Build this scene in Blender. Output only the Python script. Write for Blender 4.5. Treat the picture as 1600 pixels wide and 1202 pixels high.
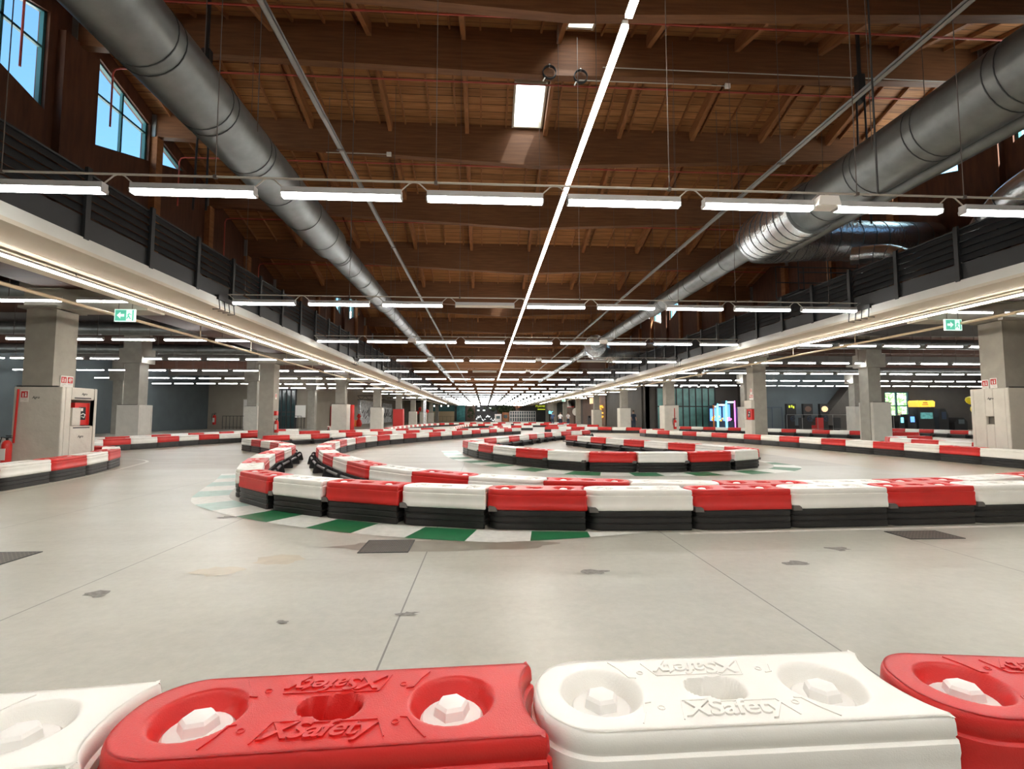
import bpy, bmesh, math, random
from mathutils import Vector, Matrix
random.seed(7)
for o in list(bpy.data.objects): bpy.data.objects.remove(o, do_unlink=True)
S = bpy.context.scene
C = S.collection

# ------------------------------------------------------------------ camera, world, exposure
cd = bpy.data.cameras.new('camera'); cam = bpy.data.objects.new('camera', cd); C.objects.link(cam)
cam.location = (0, 0, 1.2)
cam.rotation_euler = (math.radians(90) + math.atan(50/756), 0, -math.atan(43/756))
cd.sensor_width = 36; cd.lens = 36*756/1600; cd.clip_start = .05; cd.clip_end = 500
S.camera = cam
S.view_settings.view_transform = 'Standard'; S.view_settings.look = 'None'
S.view_settings.gamma = 1; S.view_settings.use_curve_mapping = False
S.view_settings.exposure = 1.88
S.cycles.use_denoising = True
S.cycles.max_bounces = 6; S.cycles.diffuse_bounces = 4; S.cycles.glossy_bounces = 3
S.cycles.transparent_max_bounces = 6; S.cycles.sample_clamp_indirect = 4
S.cycles.caustics_reflective = False; S.cycles.caustics_refractive = False
W = bpy.data.worlds.new('world'); S.world = W; W.use_nodes = True
nt = W.node_tree; bg = nt.nodes['Background']
sk = nt.nodes.new('ShaderNodeTexSky'); sk.sky_type = 'NISHITA'; sk.sun_disc = False
sk.sun_elevation = math.radians(48); sk.sun_rotation = math.radians(70); sk.air_density = 1.0
tint = nt.nodes.new('ShaderNodeMix'); tint.data_type = 'RGBA'; tint.blend_type = 'MULTIPLY'; tint.inputs[0].default_value = 1
tint.inputs[7].default_value = (.78, 1.12, 1.15, 1)
nt.links.new(sk.outputs[0], tint.inputs[6]); nt.links.new(tint.outputs[2], bg.inputs[0]); bg.inputs[1].default_value = 0.095
sun = bpy.data.lights.new('sun', 'SUN'); sun.energy = 15.0; sun.angle = math.radians(1.5); sun.color = (1, .96, .88)
so = bpy.data.objects.new('sun', sun); C.objects.link(so); so.rotation_euler = Vector((-.28, .42, -.86)).to_track_quat('-Z', 'Y').to_euler()
TUBE = 11.0       # emission of the hanging tube lights
STRIP = 14.0      # emission of the continuous light strips

# ------------------------------------------------------------------ materials
def mat(name, col, rough=.6, metal=0, emit=None, es=0, spec=.5, noise=0, nscale=6, bump=0, bscale=40):
    m = bpy.data.materials.new(name); m.use_nodes = True; t = m.node_tree
    b = t.nodes['Principled BSDF']
    b.inputs['Base Color'].default_value = (*col, 1); b.inputs['Roughness'].default_value = rough
    b.inputs['Metallic'].default_value = metal; b.inputs['Specular IOR Level'].default_value = spec
    if emit:
        b.inputs['Emission Color'].default_value = (*emit, 1); b.inputs['Emission Strength'].default_value = es
    if noise or bump:
        tc = t.nodes.new('ShaderNodeTexCoord')
    if noise:
        n = t.nodes.new('ShaderNodeTexNoise'); n.inputs['Scale'].default_value = nscale; n.inputs['Detail'].default_value = 5
        t.links.new(tc.outputs['Object'], n.inputs[0])
        r = t.nodes.new('ShaderNodeValToRGB')
        r.color_ramp.elements[0].position = .3; r.color_ramp.elements[1].position = .7
        r.color_ramp.elements[0].color = (*[c*(1-noise) for c in col], 1)
        r.color_ramp.elements[1].color = (*[min(1, c*(1+noise)) for c in col], 1)
        t.links.new(n.outputs[0], r.inputs[0]); t.links.new(r.outputs[0], b.inputs['Base Color'])
    if bump:
        n2 = t.nodes.new('ShaderNodeTexNoise'); n2.inputs['Scale'].default_value = bscale; n2.inputs['Detail'].default_value = 3
        t.links.new(tc.outputs['Object'], n2.inputs[0])
        bp = t.nodes.new('ShaderNodeBump'); bp.inputs['Strength'].default_value = bump; bp.inputs['Distance'].default_value = .02
        t.links.new(n2.outputs[0], bp.inputs['Height']); t.links.new(bp.outputs[0], b.inputs['Normal'])
    return m
def wood(name, c0, c1, plank=None, rough=.6, sc=(1, 14, 14)):
    """wood: stretched grain; plank=(axis,width) adds dark board joints"""
    m = bpy.data.materials.new(name); m.use_nodes = True; t = m.node_tree; b = t.nodes['Principled BSDF']
    b.inputs['Roughness'].default_value = rough; b.inputs['Specular IOR Level'].default_value = .3
    tc = t.nodes.new('ShaderNodeTexCoord'); mp = t.nodes.new('ShaderNodeMapping'); mp.inputs['Scale'].default_value = sc
    t.links.new(tc.outputs['Object'], mp.inputs[0])
    n = t.nodes.new('ShaderNodeTexNoise'); n.inputs['Scale'].default_value = 1.2; n.inputs['Detail'].default_value = 6
    t.links.new(mp.outputs[0], n.inputs[0])
    r = t.nodes.new('ShaderNodeValToRGB'); r.color_ramp.elements[0].position = .3; r.color_ramp.elements[1].position = .7
    r.color_ramp.elements[0].color = (*c0, 1); r.color_ramp.elements[1].color = (*c1, 1)
    t.links.new(n.outputs[0], r.inputs[0]); out = r.outputs[0]
    if plank:
        ax, w = plank
        sx = t.nodes.new('ShaderNodeSeparateXYZ'); t.links.new(tc.outputs['Object'], sx.inputs[0])
        d = t.nodes.new('ShaderNodeMath'); d.operation = 'DIVIDE'; d.inputs[1].default_value = w
        t.links.new(sx.outputs[ax], d.inputs[0])
        f = t.nodes.new('ShaderNodeMath'); f.operation = 'FRACT'; t.links.new(d.outputs[0], f.inputs[0])
        g = t.nodes.new('ShaderNodeMath'); g.operation = 'LESS_THAN'; g.inputs[1].default_value = .07; t.links.new(f.outputs[0], g.inputs[0])
        fl = t.nodes.new('ShaderNodeMath'); fl.operation = 'FLOOR'; t.links.new(d.outputs[0], fl.inputs[0])
        wn = t.nodes.new('ShaderNodeTexWhiteNoise'); wn.noise_dimensions = '1D'; t.links.new(fl.outputs[0], wn.inputs['W'])
        mr = t.nodes.new('ShaderNodeMapRange'); mr.inputs[3].default_value = .75; mr.inputs[4].default_value = 1.15
        t.links.new(wn.outputs['Value'], mr.inputs[0])
        vm = t.nodes.new('ShaderNodeVectorMath'); vm.operation = 'SCALE'; t.links.new(out, vm.inputs[0]); t.links.new(mr.outputs[0], vm.inputs['Scale'])
        mx = t.nodes.new('ShaderNodeMix'); mx.data_type = 'RGBA'; t.links.new(g.outputs[0], mx.inputs[0])
        t.links.new(vm.outputs[0], mx.inputs[6]); mx.inputs[7].default_value = (.03, .012, .006, 1); out = mx.outputs[2]
    t.links.new(out, b.inputs['Base Color'])
    return m
M = dict(
    red=mat('red_plastic', (.62, .018, .015), .38, noise=.06, nscale=5, bump=.12, bscale=260),
    white=mat('white_plastic', (.86, .85, .80), .36, noise=.03, nscale=5, bump=.08, bscale=260),
    bolt=mat('bolt_plastic', (.84, .83, .80), .4),
    black=mat('black_plastic', (.015, .0145, .014), .42, noise=.3, nscale=9),
    blackmetal=mat('black_metal', (.016, .016, .017), .5),
    rail=mat('rail_tube', (.045, .045, .047), .38),
    conc=mat('concrete', (.36, .345, .30), .75, noise=.10, nscale=3),
    soffit=mat('painted_soffit', (.56, .50, .40), .7, noise=.04, nscale=2),
    fascia=mat('fascia_paint', (.60, .60, .56), .6, noise=.04, nscale=3),
    louver=mat('dark_louver', (.014, .015, .016), .55, noise=.15, nscale=2),
    lpost=mat('dark_post', (.009, .0095, .010), .5),
    beam=wood('glulam_beam', (.118, .049, .021), (.185, .080, .034)),
    purlin=wood('purlin_wood', (.21, .085, .032), (.31, .13, .052), sc=(10, 1, 10)),
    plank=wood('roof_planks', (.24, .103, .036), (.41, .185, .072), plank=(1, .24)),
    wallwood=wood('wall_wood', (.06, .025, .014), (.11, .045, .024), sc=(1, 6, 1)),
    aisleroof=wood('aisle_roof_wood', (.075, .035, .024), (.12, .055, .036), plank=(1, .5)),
    duct=mat('galvanised_duct', (.165, .175, .17), .40, .8, noise=.14, nscale=5),
    ductdark=mat('duct_joint', (.06, .065, .065), .5, .6),
    foil=mat('foil_duct', (.62, .66, .68), .25, .9, bump=.5, bscale=14),
    tray=mat('cable_tray_metal', (.27, .27, .26), .45, .6),
    housing=mat('lamp_housing', (.42, .42, .42), .5),
    tube=mat('lamp_diffuser', (.9, .9, .9), .5, emit=(.99, 1.0, .98), es=TUBE),
    tubeoff=mat('lamp_diffuser_off', (.72, .66, .55), .4),
    strip=mat('led_strip_light', (1, 1, 1), .5, emit=(1.0, .90, .78), es=STRIP),
    wallg=mat('grey_wall', (.10, .125, .135), .8, noise=.08, nscale=1),
    wallb=mat('beige_wall', (.30, .27, .22), .8, noise=.06, nscale=1),
    walld=mat('dark_wall', (.075, .068, .060), .7, noise=.1, nscale=1),
    upper=mat('upper_wall', (.10, .09, .08), .8, noise=.12, nscale=1),
    pad=mat('grey_padding', (.62, .60, .54), .55, noise=.06, nscale=3, bump=.5, bscale=7),
    firered=mat('fire_red', (.62, .02, .015), .35),
    signw=mat('sign_white', (.82, .80, .76), .5),
    signr=mat('sign_red', (.55, .03, .03), .5),
    frame=mat('window_frame', (.02, .10, .11), .5),
    framew=mat('skylight_frame', (.55, .50, .42), .5),
    green=mat('kerb_green', (.006, .13, .045), .42, noise=.12, nscale=9),
    paintw=mat('kerb_white', (.66, .67, .62), .4, noise=.10, nscale=14),
    teal=mat('worn_kerb_green', (.34, .50, .45), .4, noise=.12, nscale=9),
    line=mat('floor_line_white', (.64, .62, .56), .45, noise=.1, nscale=9),
    pipe=mat('beige_pipe', (.48, .38, .26), .5),
    pipered=mat('red_pipe', (.42, .07, .05), .5),
    wire=mat('thin_wire', (.10, .08, .07), .5),
    conduit=mat('grey_conduit', (.45, .42, .37), .5),
    exitg=mat('exit_green', (.1, .5, .35), .5, emit=(.12, .62, .45), es=.16),
    exitw=mat('exit_white', (.8, .9, .85), .5, emit=(.7, 1, .9), es=.22),
    grate=None, glass=None, floor=None,
)
def floor_mat():
    m = bpy.data.materials.new('polished_concrete'); m.use_nodes = True; t = m.node_tree; b = t.nodes['Principled BSDF']
    L = t.links.new; N = t.nodes.new
    tc = N('ShaderNodeTexCoord'); sp = N('ShaderNodeSeparateXYZ'); L(tc.outputs['Object'], sp.inputs[0])
    def noise(scale, det=5, sc=(1, 1, 1), rough=.55):
        mp = N('ShaderNodeMapping'); mp.inputs['Scale'].default_value = sc; L(tc.outputs['Object'], mp.inputs[0])
        n = N('ShaderNodeTexNoise'); n.inputs['Scale'].default_value = scale; n.inputs['Detail'].default_value = det
        n.inputs['Roughness'].default_value = rough; L(mp.outputs[0], n.inputs[0]); return n.outputs[0]
    def ramp(s, a, b_, ca, cb):
        r = N('ShaderNodeValToRGB'); r.color_ramp.elements[0].position = a; r.color_ramp.elements[1].position = b_
        r.color_ramp.elements[0].color = (*ca, 1); r.color_ramp.elements[1].color = (*cb, 1); L(s, r.inputs[0]); return r.outputs[0]
    def mix(f, a, b_, mode='MIX'):
        x = N('ShaderNodeMix'); x.data_type = 'RGBA'; x.blend_type = mode
        for i, v in ((0, f), (6, a), (7, b_)):
            if isinstance(v, (int, float)): x.inputs[i].default_value = v
            elif isinstance(v, tuple): x.inputs[i].default_value = (*v, 1)
            else: L(v, x.inputs[i])
        return x.outputs[2]
    def math_(op, a, b_=None):
        x = N('ShaderNodeMath'); x.operation = op
        for i, v in ((0, a), (1, b_)):
            if v is None: continue
            if isinstance(v, (int, float)): x.inputs[i].default_value = v
            else: L(v, x.inputs[i])
        return x.outputs[0]
    base = ramp(noise(.55, 6), .3, .72, (.375, .372, .315), (.495, .488, .425))
    fine = ramp(noise(14, 6, (1, 1, 1), .7), .3, .7, (.90, .90, .90), (1.05, 1.05, 1.05))
    base = mix(1.0, base, fine, 'MULTIPLY')
    # tyre rubber: brown-grey streaks on the slabs further in (past the bay joint at y = 11.5)
    streak = ramp(noise(1.1, 6, (.35, 2.2, 1), .6), .42, .62, (0, 0, 0), (1, 1, 1))
    far = math_('GREATER_THAN', sp.outputs[1], 11.5)
    nearm = math_('LESS_THAN', sp.outputs[1], 11.5)
    left = math_('LESS_THAN', sp.outputs[0], 9.0)
    zone = math_('MULTIPLY', far, left)
    k = math_('ADD', math_('MULTIPLY', zone, .55), .10)
    k2 = math_('MULTIPLY', k, streak)
    base = mix(k2, base, (.20, .165, .125))
    base = mix(math_('MULTIPLY', zone, .48), base, (.26, .215, .16))
    base = mix(math_('MULTIPLY', math_('GREATER_THAN', sp.outputs[0], 9.0), .6), base, (.43, .37, .265))
    # pale ochre stains
    st = ramp(noise(.8, 3, (1, 1.2, 1), .5), .68, .74, (0, 0, 0), (1, 1, 1))
    # saw-cut joints every 2.33 m
    a = math_('DIVIDE', math_('ADD', sp.outputs[0], .505), 2.335)
    f = math_('FRACT', math_('ADD', a, 100.5)); d = math_('ABSOLUTE', math_('SUBTRACT', f, .5))
    j1 = math_('LESS_THAN', d, .0022)
    j2 = math_('LESS_THAN', math_('ABSOLUTE', math_('SUBTRACT', math_('FRACT', math_('DIVIDE', math_('ADD', sp.outputs[1], 103.1), 2.8625)), .5)), .0011)
    j = math_('MAXIMUM', j1, math_('MULTIPLY', j2, .35))
    base = mix(math_('MULTIPLY', j, .8), base, (.09, .08, .07))
    L(base, b.inputs['Base Color'])
    rr = N('ShaderNodeMapRange'); rr.inputs[3].default_value = .285; rr.inputs[4].default_value = .40
    L(noise(1.6, 5, (.6, 1.6, 1)), rr.inputs[0]); L(rr.outputs[0], b.inputs['Roughness'])
    b.inputs['Specular IOR Level'].default_value = .55
    bp = N('ShaderNodeBump'); bp.inputs['Strength'].default_value = .06; bp.inputs['Distance'].default_value = .01
    L(noise(60, 3), bp.inputs['Height']); L(bp.outputs[0], b.inputs['Normal'])
    return m
M['floor'] = floor_mat()
def glass_mat():
    m = bpy.data.materials.new('pane_glass'); m.use_nodes = True; t = m.node_tree; t.nodes.clear()
    o = t.nodes.new('ShaderNodeOutputMaterial'); mx = t.nodes.new('ShaderNodeMixShader')
    tr = t.nodes.new('ShaderNodeBsdfTransparent'); tr.inputs[0].default_value = (.92, .97, 1, 1)
    gl = t.nodes.new('ShaderNodeBsdfGlossy'); gl.inputs['Roughness'].default_value = .05; mx.inputs[0].default_value = .06
    t.links.new(tr.outputs[0], mx.inputs[1]); t.links.new(gl.outputs[0], mx.inputs[2]); t.links.new(mx.outputs[0], o.inputs[0])
    return m
M['glass'] = glass_mat()
def milky():
    m = bpy.data.materials.new('milky_skylight'); m.use_nodes = True; t = m.node_tree; t.nodes.clear()
    o = t.nodes.new('ShaderNodeOutputMaterial'); mx = t.nodes.new('ShaderNodeMixShader'); mx.inputs[0].default_value = .35
    a = t.nodes.new('ShaderNodeBsdfTranslucent'); a.inputs[0].default_value = (.9, .95, .97, 1)
    c = t.nodes.new('ShaderNodeBsdfTransparent'); c.inputs[0].default_value = (.2, .22, .23, 1)
    t.links.new(a.outputs[0], mx.inputs[1]); t.links.new(c.outputs[0], mx.inputs[2]); t.links.new(mx.outputs[0], o.inputs[0]); return m
M['milky'] = milky()
def grate_mat():
    m = mat('drain_metal', (.06, .055, .05), .6); t = m.node_tree; b = t.nodes['Principled BSDF']
    tc = t.nodes.new('ShaderNodeTexCoord'); br = t.nodes.new('ShaderNodeTexBrick')
    br.inputs['Scale'].default_value = 14; br.inputs['Color1'].default_value = (.018, .017, .016, 1)
    br.inputs['Color2'].default_value = (.045, .042, .037, 1); br.inputs['Mortar'].default_value = (.14, .125, .10, 1)
    br.inputs['Mortar Size'].default_value = .045
    t.links.new(tc.outputs['Object'], br.inputs[0]); t.links.new(br.outputs[0], b.inputs['Base Color'])
    return m
M['grate'] = grate_mat()

# ------------------------------------------------------------------ mesh helpers
class MB:
    def __init__(s): s.v = []; s.f = []; s.m = []
    def add(s, vs, fs, mi=0):
        o = len(s.v); s.v += [tuple(v) for v in vs]; s.f += [tuple(i+o for i in f) for f in fs]; s.m += [mi]*len(fs); return s
    def box(s, x0, x1, y0, y1, z0, z1, mi=0):
        v = [(x, y, z) for z in (z0, z1) for y in (y0, y1) for x in (x0, x1)]
        return s.add(v, [(0, 2, 3, 1), (4, 5, 7, 6), (0, 1, 5, 4), (2, 6, 7, 3), (0, 4, 6, 2), (1, 3, 7, 5)], mi)
    def cbox(s, c, d, mi=0): return s.box(c[0]-d[0]/2, c[0]+d[0]/2, c[1]-d[1]/2, c[1]+d[1]/2, c[2]-d[2]/2, c[2]+d[2]/2, mi)
    def bar(s, a, b, w, h, mi=0):
        """rectangular bar from a to b, w wide (horizontal), h deep"""
        a = Vector(a); b = Vector(b); d = (b-a).normalized()
        up = Vector((0, 0, 1)) if abs(d.z) < .98 else Vector((0, 1, 0))
        sx = d.cross(up).normalized()*w/2; sz = sx.cross(d).normalized()*h/2
        v = [p+q for p in (a, b) for q in (-sx-sz, sx-sz, sx+sz, -sx+sz)]
        return s.add(v, [(0, 1, 2, 3), (7, 6, 5, 4), (0, 4, 5, 1), (1, 5, 6, 2), (2, 6, 7, 3), (3, 7, 4, 0)], mi)
    def tube(s, pts, r, n=10, mi=0, cap=True):
        pts = [Vector(p) for p in pts]; R = r if isinstance(r, (list, tuple)) else [r]*len(pts)
        vs = []; prev = None
        for i, p in enumerate(pts):
            d = (pts[min(i+1, len(pts)-1)]-pts[max(i-1, 0)]).normalized()
            if prev is None:
                ref = Vector((0, 0, 1)) if abs(d.z) < .9 else Vector((1, 0, 0)); u = d.cross(ref).normalized()
            else: u = (prev - d*prev.dot(d)).normalized()
            prev = u; w = d.cross(u)
            for k in range(n):
                a = 2*math.pi*k/n; vs.append(p+(u*math.cos(a)+w*math.sin(a))*R[i])
        fs = [(i*n+k, i*n+(k+1) % n, (i+1)*n+(k+1) % n, (i+1)*n+k) for i in range(len(pts)-1) for k in range(n)]
        if cap: fs += [tuple(range(n))[::-1], tuple(range((len(pts)-1)*n, len(pts)*n))]
        return s.add(vs, fs, mi)
    def lathe(s, prof, n=24, c=(0, 0, 0), mi=0, phase=0):
        vs = [(c[0]+r*math.cos(2*math.pi*k/n+phase), c[1]+r*math.sin(2*math.pi*k/n+phase), c[2]+z) for r, z in prof for k in range(n)]
        fs = [(i*n+k, i*n+(k+1) % n, (i+1)*n+(k+1) % n, (i+1)*n+k) for i in range(len(prof)-1) for k in range(n)]
        fs += [tuple(range(n))[::-1], tuple(range((len(prof)-1)*n, len(prof)*n))]
        return s.add(vs, fs, mi)
    def prism(s, poly, axis, a, b, mi=0):
        """2D poly extruded along axis from a to b; poly coordinates are the other two axes in order"""
        def mk(p, t):
            q = [p[0], p[1]]; q.insert(axis, t); return tuple(q)
        n = len(poly); v = [mk(p, a) for p in poly]+[mk(p, b) for p in poly]
        f = [tuple(range(n))[::-1], tuple(range(n, 2*n))]+[(i, (i+1) % n, n+(i+1) % n, n+i) for i in range(n)]
        return s.add(v, f, mi)
    def mesh(s, name, mats, smooth=False, sharp=35):
        me = bpy.data.meshes.new(name); me.from_pydata(s.v, [], s.f)
        for x in (mats if isinstance(mats, (list, tuple)) else [mats]): me.materials.append(x)
        me.polygons.foreach_set('material_index', s.m)
        bm = bmesh.new(); bm.from_mesh(me); bmesh.ops.recalc_face_normals(bm, faces=bm.faces)
        if smooth:
            for f in bm.faces: f.smooth = True
            for e in bm.edges:
                if len(e.link_faces) == 2 and e.calc_face_angle(0) > math.radians(sharp): e.smooth = False
        bm.to_mesh(me); bm.free(); me.update(); return me
    def build(s, name, mats, parent=None, smooth=False, sharp=35, **kw):
        return link(name, s.mesh(name, mats, smooth, sharp), parent, **kw)
def link(name, me, parent=None, **kw):
    o = bpy.data.objects.new(name, me); C.objects.link(o)
    if parent is not None: o.parent = parent
    for k, v in kw.items(): o[k] = v
    return o
def thing(name, label, cat, loc=(0, 0, 0), rz=0, group=None):
    o = bpy.data.objects.new(name, None); C.objects.link(o); o.location = loc; o.rotation_euler = (0, 0, rz)
    o.empty_display_size = .1
    return tag(o, label, cat, group)
def tag(o, label, cat, group=None):
    o['label'] = label; o['category'] = cat
    if group: o['group'] = group
    return o
def struct(name, mb, mats, **kw):
    return mb.build(name, mats, kind='structure', **kw)
_o = ['first', 'second', 'third', 'fourth', 'fifth', 'sixth', 'seventh', 'eighth', 'ninth', 'tenth', 'eleventh', 'twelfth', 'thirteenth',
      'fourteenth', 'fifteenth', 'sixteenth', 'seventeenth', 'eighteenth', 'nineteenth']
_t = {20: ('twentieth', 'twenty'), 30: ('thirtieth', 'thirty'), 40: ('fortieth', 'forty')}
def nth(i):
    if i < 20: return _o[i-1]
    d = i//10*10; return _t[d][0] if i == d else _t[d][1]+'-'+_o[i-d-1]
def text_mesh(name, body, size, depth, shear=0, bold=0, spacing=1, align='CENTER'):
    cu = bpy.data.curves.new(name, 'FONT'); cu.body = body; cu.size = size; cu.extrude = depth; cu.shear = shear
    cu.offset = bold; cu.space_character = spacing; cu.align_x = align; cu.align_y = 'CENTER'; cu.resolution_u = 3
    o = bpy.data.objects.new(name, cu); C.objects.link(o)
    dg = bpy.context.evaluated_depsgraph_get(); me = bpy.data.meshes.new_from_object(o.evaluated_get(dg))
    bpy.data.objects.remove(o); bpy.data.curves.remove(cu); me.name = name; return me
def xform(me, mx, m):
    me.transform(mx); me.materials.clear(); me.materials.append(m); return me

# ------------------------------------------------------------------ floor, roof, walls
XL, XR, XC = -10.0, 13.4, 1.7      # nave walls, nave centre
D = 2.8625                         # beam spacing
Y1 = 11.85                         # a ridge line
END = 118.0
def roofz(y):
    p = 8*D; k = ((y-Y1) % p); k = min(k, p-k)
    return 1.2+9.95-.3*k
mb = MB(); mb.box(-30, 56, -14, 45.3, -.2, 0); mb.box(-30, 15.6, 45.3, END+1, -.2, 0); struct('floor', mb, M['floor'])
# main zigzag roof, panel by panel, with skylight openings and thin joists
sky = {}   # bay index -> (x0,x1,y0,y1)
for r in range(0, 5):
    sky[8*r+0] = (.82, 1.77, Y1+8*D*r+1.25, Y1+8*D*r+2.72)
    sky[8*r-1] = (1.98, 2.70, Y1+8*D*r-2.2, Y1+8*D*r-.45)
mb = MB(); jo = MB(); frames = []
for i in range(-9, 38):
    ya, yb = Y1+i*D, Y1+(i+1)*D
    def slab(x0, x1, y0, y1):
        za, zb = roofz(y0), roofz(y1)
        v = [(x0, y0, za), (x1, y0, za), (x1, y1, zb), (x0, y1, zb)]
        mb.add(v+[(a, b, c+.2) for a, b, c in v], [(0, 1, 2, 3), (7, 6, 5, 4), (0, 4, 5, 1), (1, 5, 6, 2), (2, 6, 7, 3), (3, 7, 4, 0)])
    if i in sky:
        x0, x1, y0, y1 = sky[i]
        slab(XL-.3, x0, ya, yb); slab(x1, XR+.3, ya, yb); slab(x0, x1, ya, y0); slab(x0, x1, y1, yb)
        frames.append((i, x0, x1, y0, y1))
    else: slab(XL-.3, XR+.3, ya, yb)
    if -2 <= i <= 14:
        k = 0; x = XL+.5
        while x < XR:
            if not (i in sky and sky[i][0]-.06 < x < sky[i][1]+.06):
                w = .05
                jo.bar((x, ya+.1, roofz(ya+.1)-.05), (x, yb-.1, roofz(yb-.1)-.05), w, .10)
            x += .78
struct('ceiling', mb, M['plank'])
struct('trim_1', jo, M['purlin'])
for n, (i, x0, x1, y0, y1) in enumerate(frames):
    if i > 16: continue
    mb = MB()
    for a, b in (((x0+.03, y0), (x0+.03, y1)), ((x1-.03, y0), (x1-.03, y1)), ((x0, y0+.03), (x1, y0+.03)), ((x0, y1-.03), (x1, y1-.03))):
        mb.bar((a[0], a[1], roofz(a[1])+.02), (b[0], b[1], roofz(b[1])+.02), .06, .28)
    f = struct('window_%d' % (n+1), mb, M['framew'])
    g = MB(); g.add([(x0, y0, roofz(y0)+.16), (x1, y0, roofz(y0)+.16), (x1, y1, roofz(y1)+.16), (x0, y1, roofz(y1)+.16)], [(0, 1, 2, 3)])
    g.build('pane', M['milky'], f)

# transverse glulam beams, each with its purlins
PX = [-7.7, -5.32, -2.93, -.57, 1.87, 4.22, 6.58, 8.85, 11.1]
def beam(i):
    y = Y1+i*D; zt = roofz(y)+.02; ridge = (i % 8 == 0)
    zc = zt-1.27; ze = zt-(.98 if ridge else .70)
    lab = 'wide brown glulam beam, %s across the roof counted from the camera' % nth(i+2) if i >= -1 else 'brown glulam beam above the camera'
    t = thing('roof_beam', lab, 'beam', (XC, y, 0), 0, None)
    b = MB(); hw = XR-XC
    b.prism([(-hw, ze), (0, zc), (hw, ze), (hw, zt), (-hw, zt)], 1, -.11, .11)
    b.build('girder', M['beam'], t)
    if i < 14:
        for x in PX:
            p = MB()
            y0, y1 = .11, D-.11
            p.bar((x-XC, y0, roofz(y+y0)-.18), (x-XC, y1, roofz(y+y1)-.18), .12, .36)
            p.build('purlin', M['purlin'], t)
    for s in (-1, 1):
        p = MB(); p.box(s*hw-.12, s*hw+.12, -.15, .15, ze-.04, zt-.05); p.build('steel_shoe', M['tray'], t)
for i in range(-3, 37): 
    if i < 15 or i % 2 == 0: beam(i)

# nave side walls above the aisles with stepped clerestory windows
def navewall(side):
    X = XL if side < 0 else XR; nm = 'left' if side < 0 else 'right'
    mb = MB(); x0, x1 = (X-.25, X) if side < 0 else (X, X+.25); fr = MB(); gl = MB()
    ZB = 4.2
    y = -14.0; segs = []
    ridges = [Y1+8*D*k for k in range(-1, 5)]
    for R in ridges:
        for s in (-1, 1):
            segs += [(R+s*a if s > 0 else R-b, R+s*b if s > 0 else R-a, R) for a, b in ((.72, 2.65), (3.23, 4.6))]
    segs.sort()
    def low(u): return 1.2+6.72+.325*u if u < 9 else 0
    def high(u): return min(1.2+9.42, roofz(Y1+u)-.45)
    def quad(y0, y1, za0, za1, zb0, zb1, m=mb, t0=x0, t1=x1, mi=0):
        v = [(t, yy, z) for t in (t0, t1) for yy, z in ((y0, za0), (y1, za1), (y1, zb1), (y0, zb0))]
        m.add(v, [(0, 1, 2, 3), (7, 6, 5, 4), (0, 4, 5, 1), (1, 5, 6, 2), (2, 6, 7, 3), (3, 7, 4, 0)], mi)
    cur = -14.0
    def solid(a, b):
        pts = [a]+[Y1+4*D*k for k in range(-3, 12) if a < Y1+4*D*k < b]+[b]
        for p, q in zip(pts, pts[1:]): quad(p, q, ZB, ZB, roofz(p), roofz(q))
    for a, b, R in segs:
        if a <= cur or b > END: continue
        solid(cur, a)
        ua, ub = abs(a-R), abs(b-R)
        quad(a, b, ZB, ZB, low(ua), low(ub)); quad(a, b, high(ua), high(ub), roofz(a), roofz(b))
        la, lb, ha, hb = low(ua), low(ub), high(ua), high(ub)
        xm = (x0+x1)/2
        gl.add([(xm, a, la), (xm, b, lb), (xm, b, hb), (xm, a, ha)], [(0, 1, 2, 3)])
        for (p, q) in (((a, la), (b, lb)), ((a, ha), (b, hb)), ((a+.03, la), (a+.03, ha)), ((b-.03, lb), (b-.03, hb))):
            fr.bar((xm, p[0], p[1]), (xm, q[0], q[1]), .09, .07)
        m_ = (a+b)/2
        if ub > 2.9 or ua > 2.9: pass
        if min(ha-la, hb-lb) > .8:
            fr.bar((xm, m_, (la+lb)/2), (xm, m_, (ha+hb)/2), .07, .06); fr.bar((xm, a, 9.6), (xm, b, 9.6), .07, .06)
        cur = b
    solid(cur, END)
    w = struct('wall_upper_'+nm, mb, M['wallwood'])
    f = struct('window_%d' % (21 if side < 0 else 22), fr, M['frame'])
    gl.build('panes', M['glass'], f)
    # timber columns carrying the beams
    for i in range(-2, 16, 2 if True else 1):
        pass
    for i in range(-1, 15):
        y = Y1+i*D; c = MB(); xx = X+(.18 if side < 0 else -.18)
        if i % 4 == 0: c.box(min(xx, X), max(xx, X)+0, y-.5, y+.5, 4.4, roofz(y)-.9)
        else: c.box(min(xx, X), max(xx, X), y-.14, y+.14, 4.4, roofz(y)-.7)
        o = c.build('timber_column', M['purlin'] if i % 4 else M['wallwood'])
        tag(o, 'brown timber column on the %s upper wall, %s from the camera' % (nm, nth(i+2)), 'column')
navewall(-1); navewall(1)

M['outroof'] = mat('outer_roof', (.55, .55, .53), .7)
for nm, x0, x1 in (('left', -30, XL-.25), ('right', XR+.25, 56)):
    mb = MB(); y = Y1-8*D
    while y < END-4*D:
        for a, b in ((0, 4*D), (4*D, 8*D)):
            if nm == 'right' and y+a > 46: x1 = 15.8
            za, zb = (7.80, 11.15) if a == 0 else (11.15, 7.80)
            v = [(x0, y+a, za), (x1, y+a, za), (x1, y+b, zb), (x0, y+b, zb)]
            mb.add(v+[(p, q, r-.12) for p, q, r in v], [(0, 1, 2, 3), (7, 6, 5, 4), (0, 4, 5, 1), (1, 5, 6, 2), (2, 6, 7, 3), (3, 7, 4, 0)])
        y += 8*D
    struct('roof_outer_'+nm, mb, M['outroof'])
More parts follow.
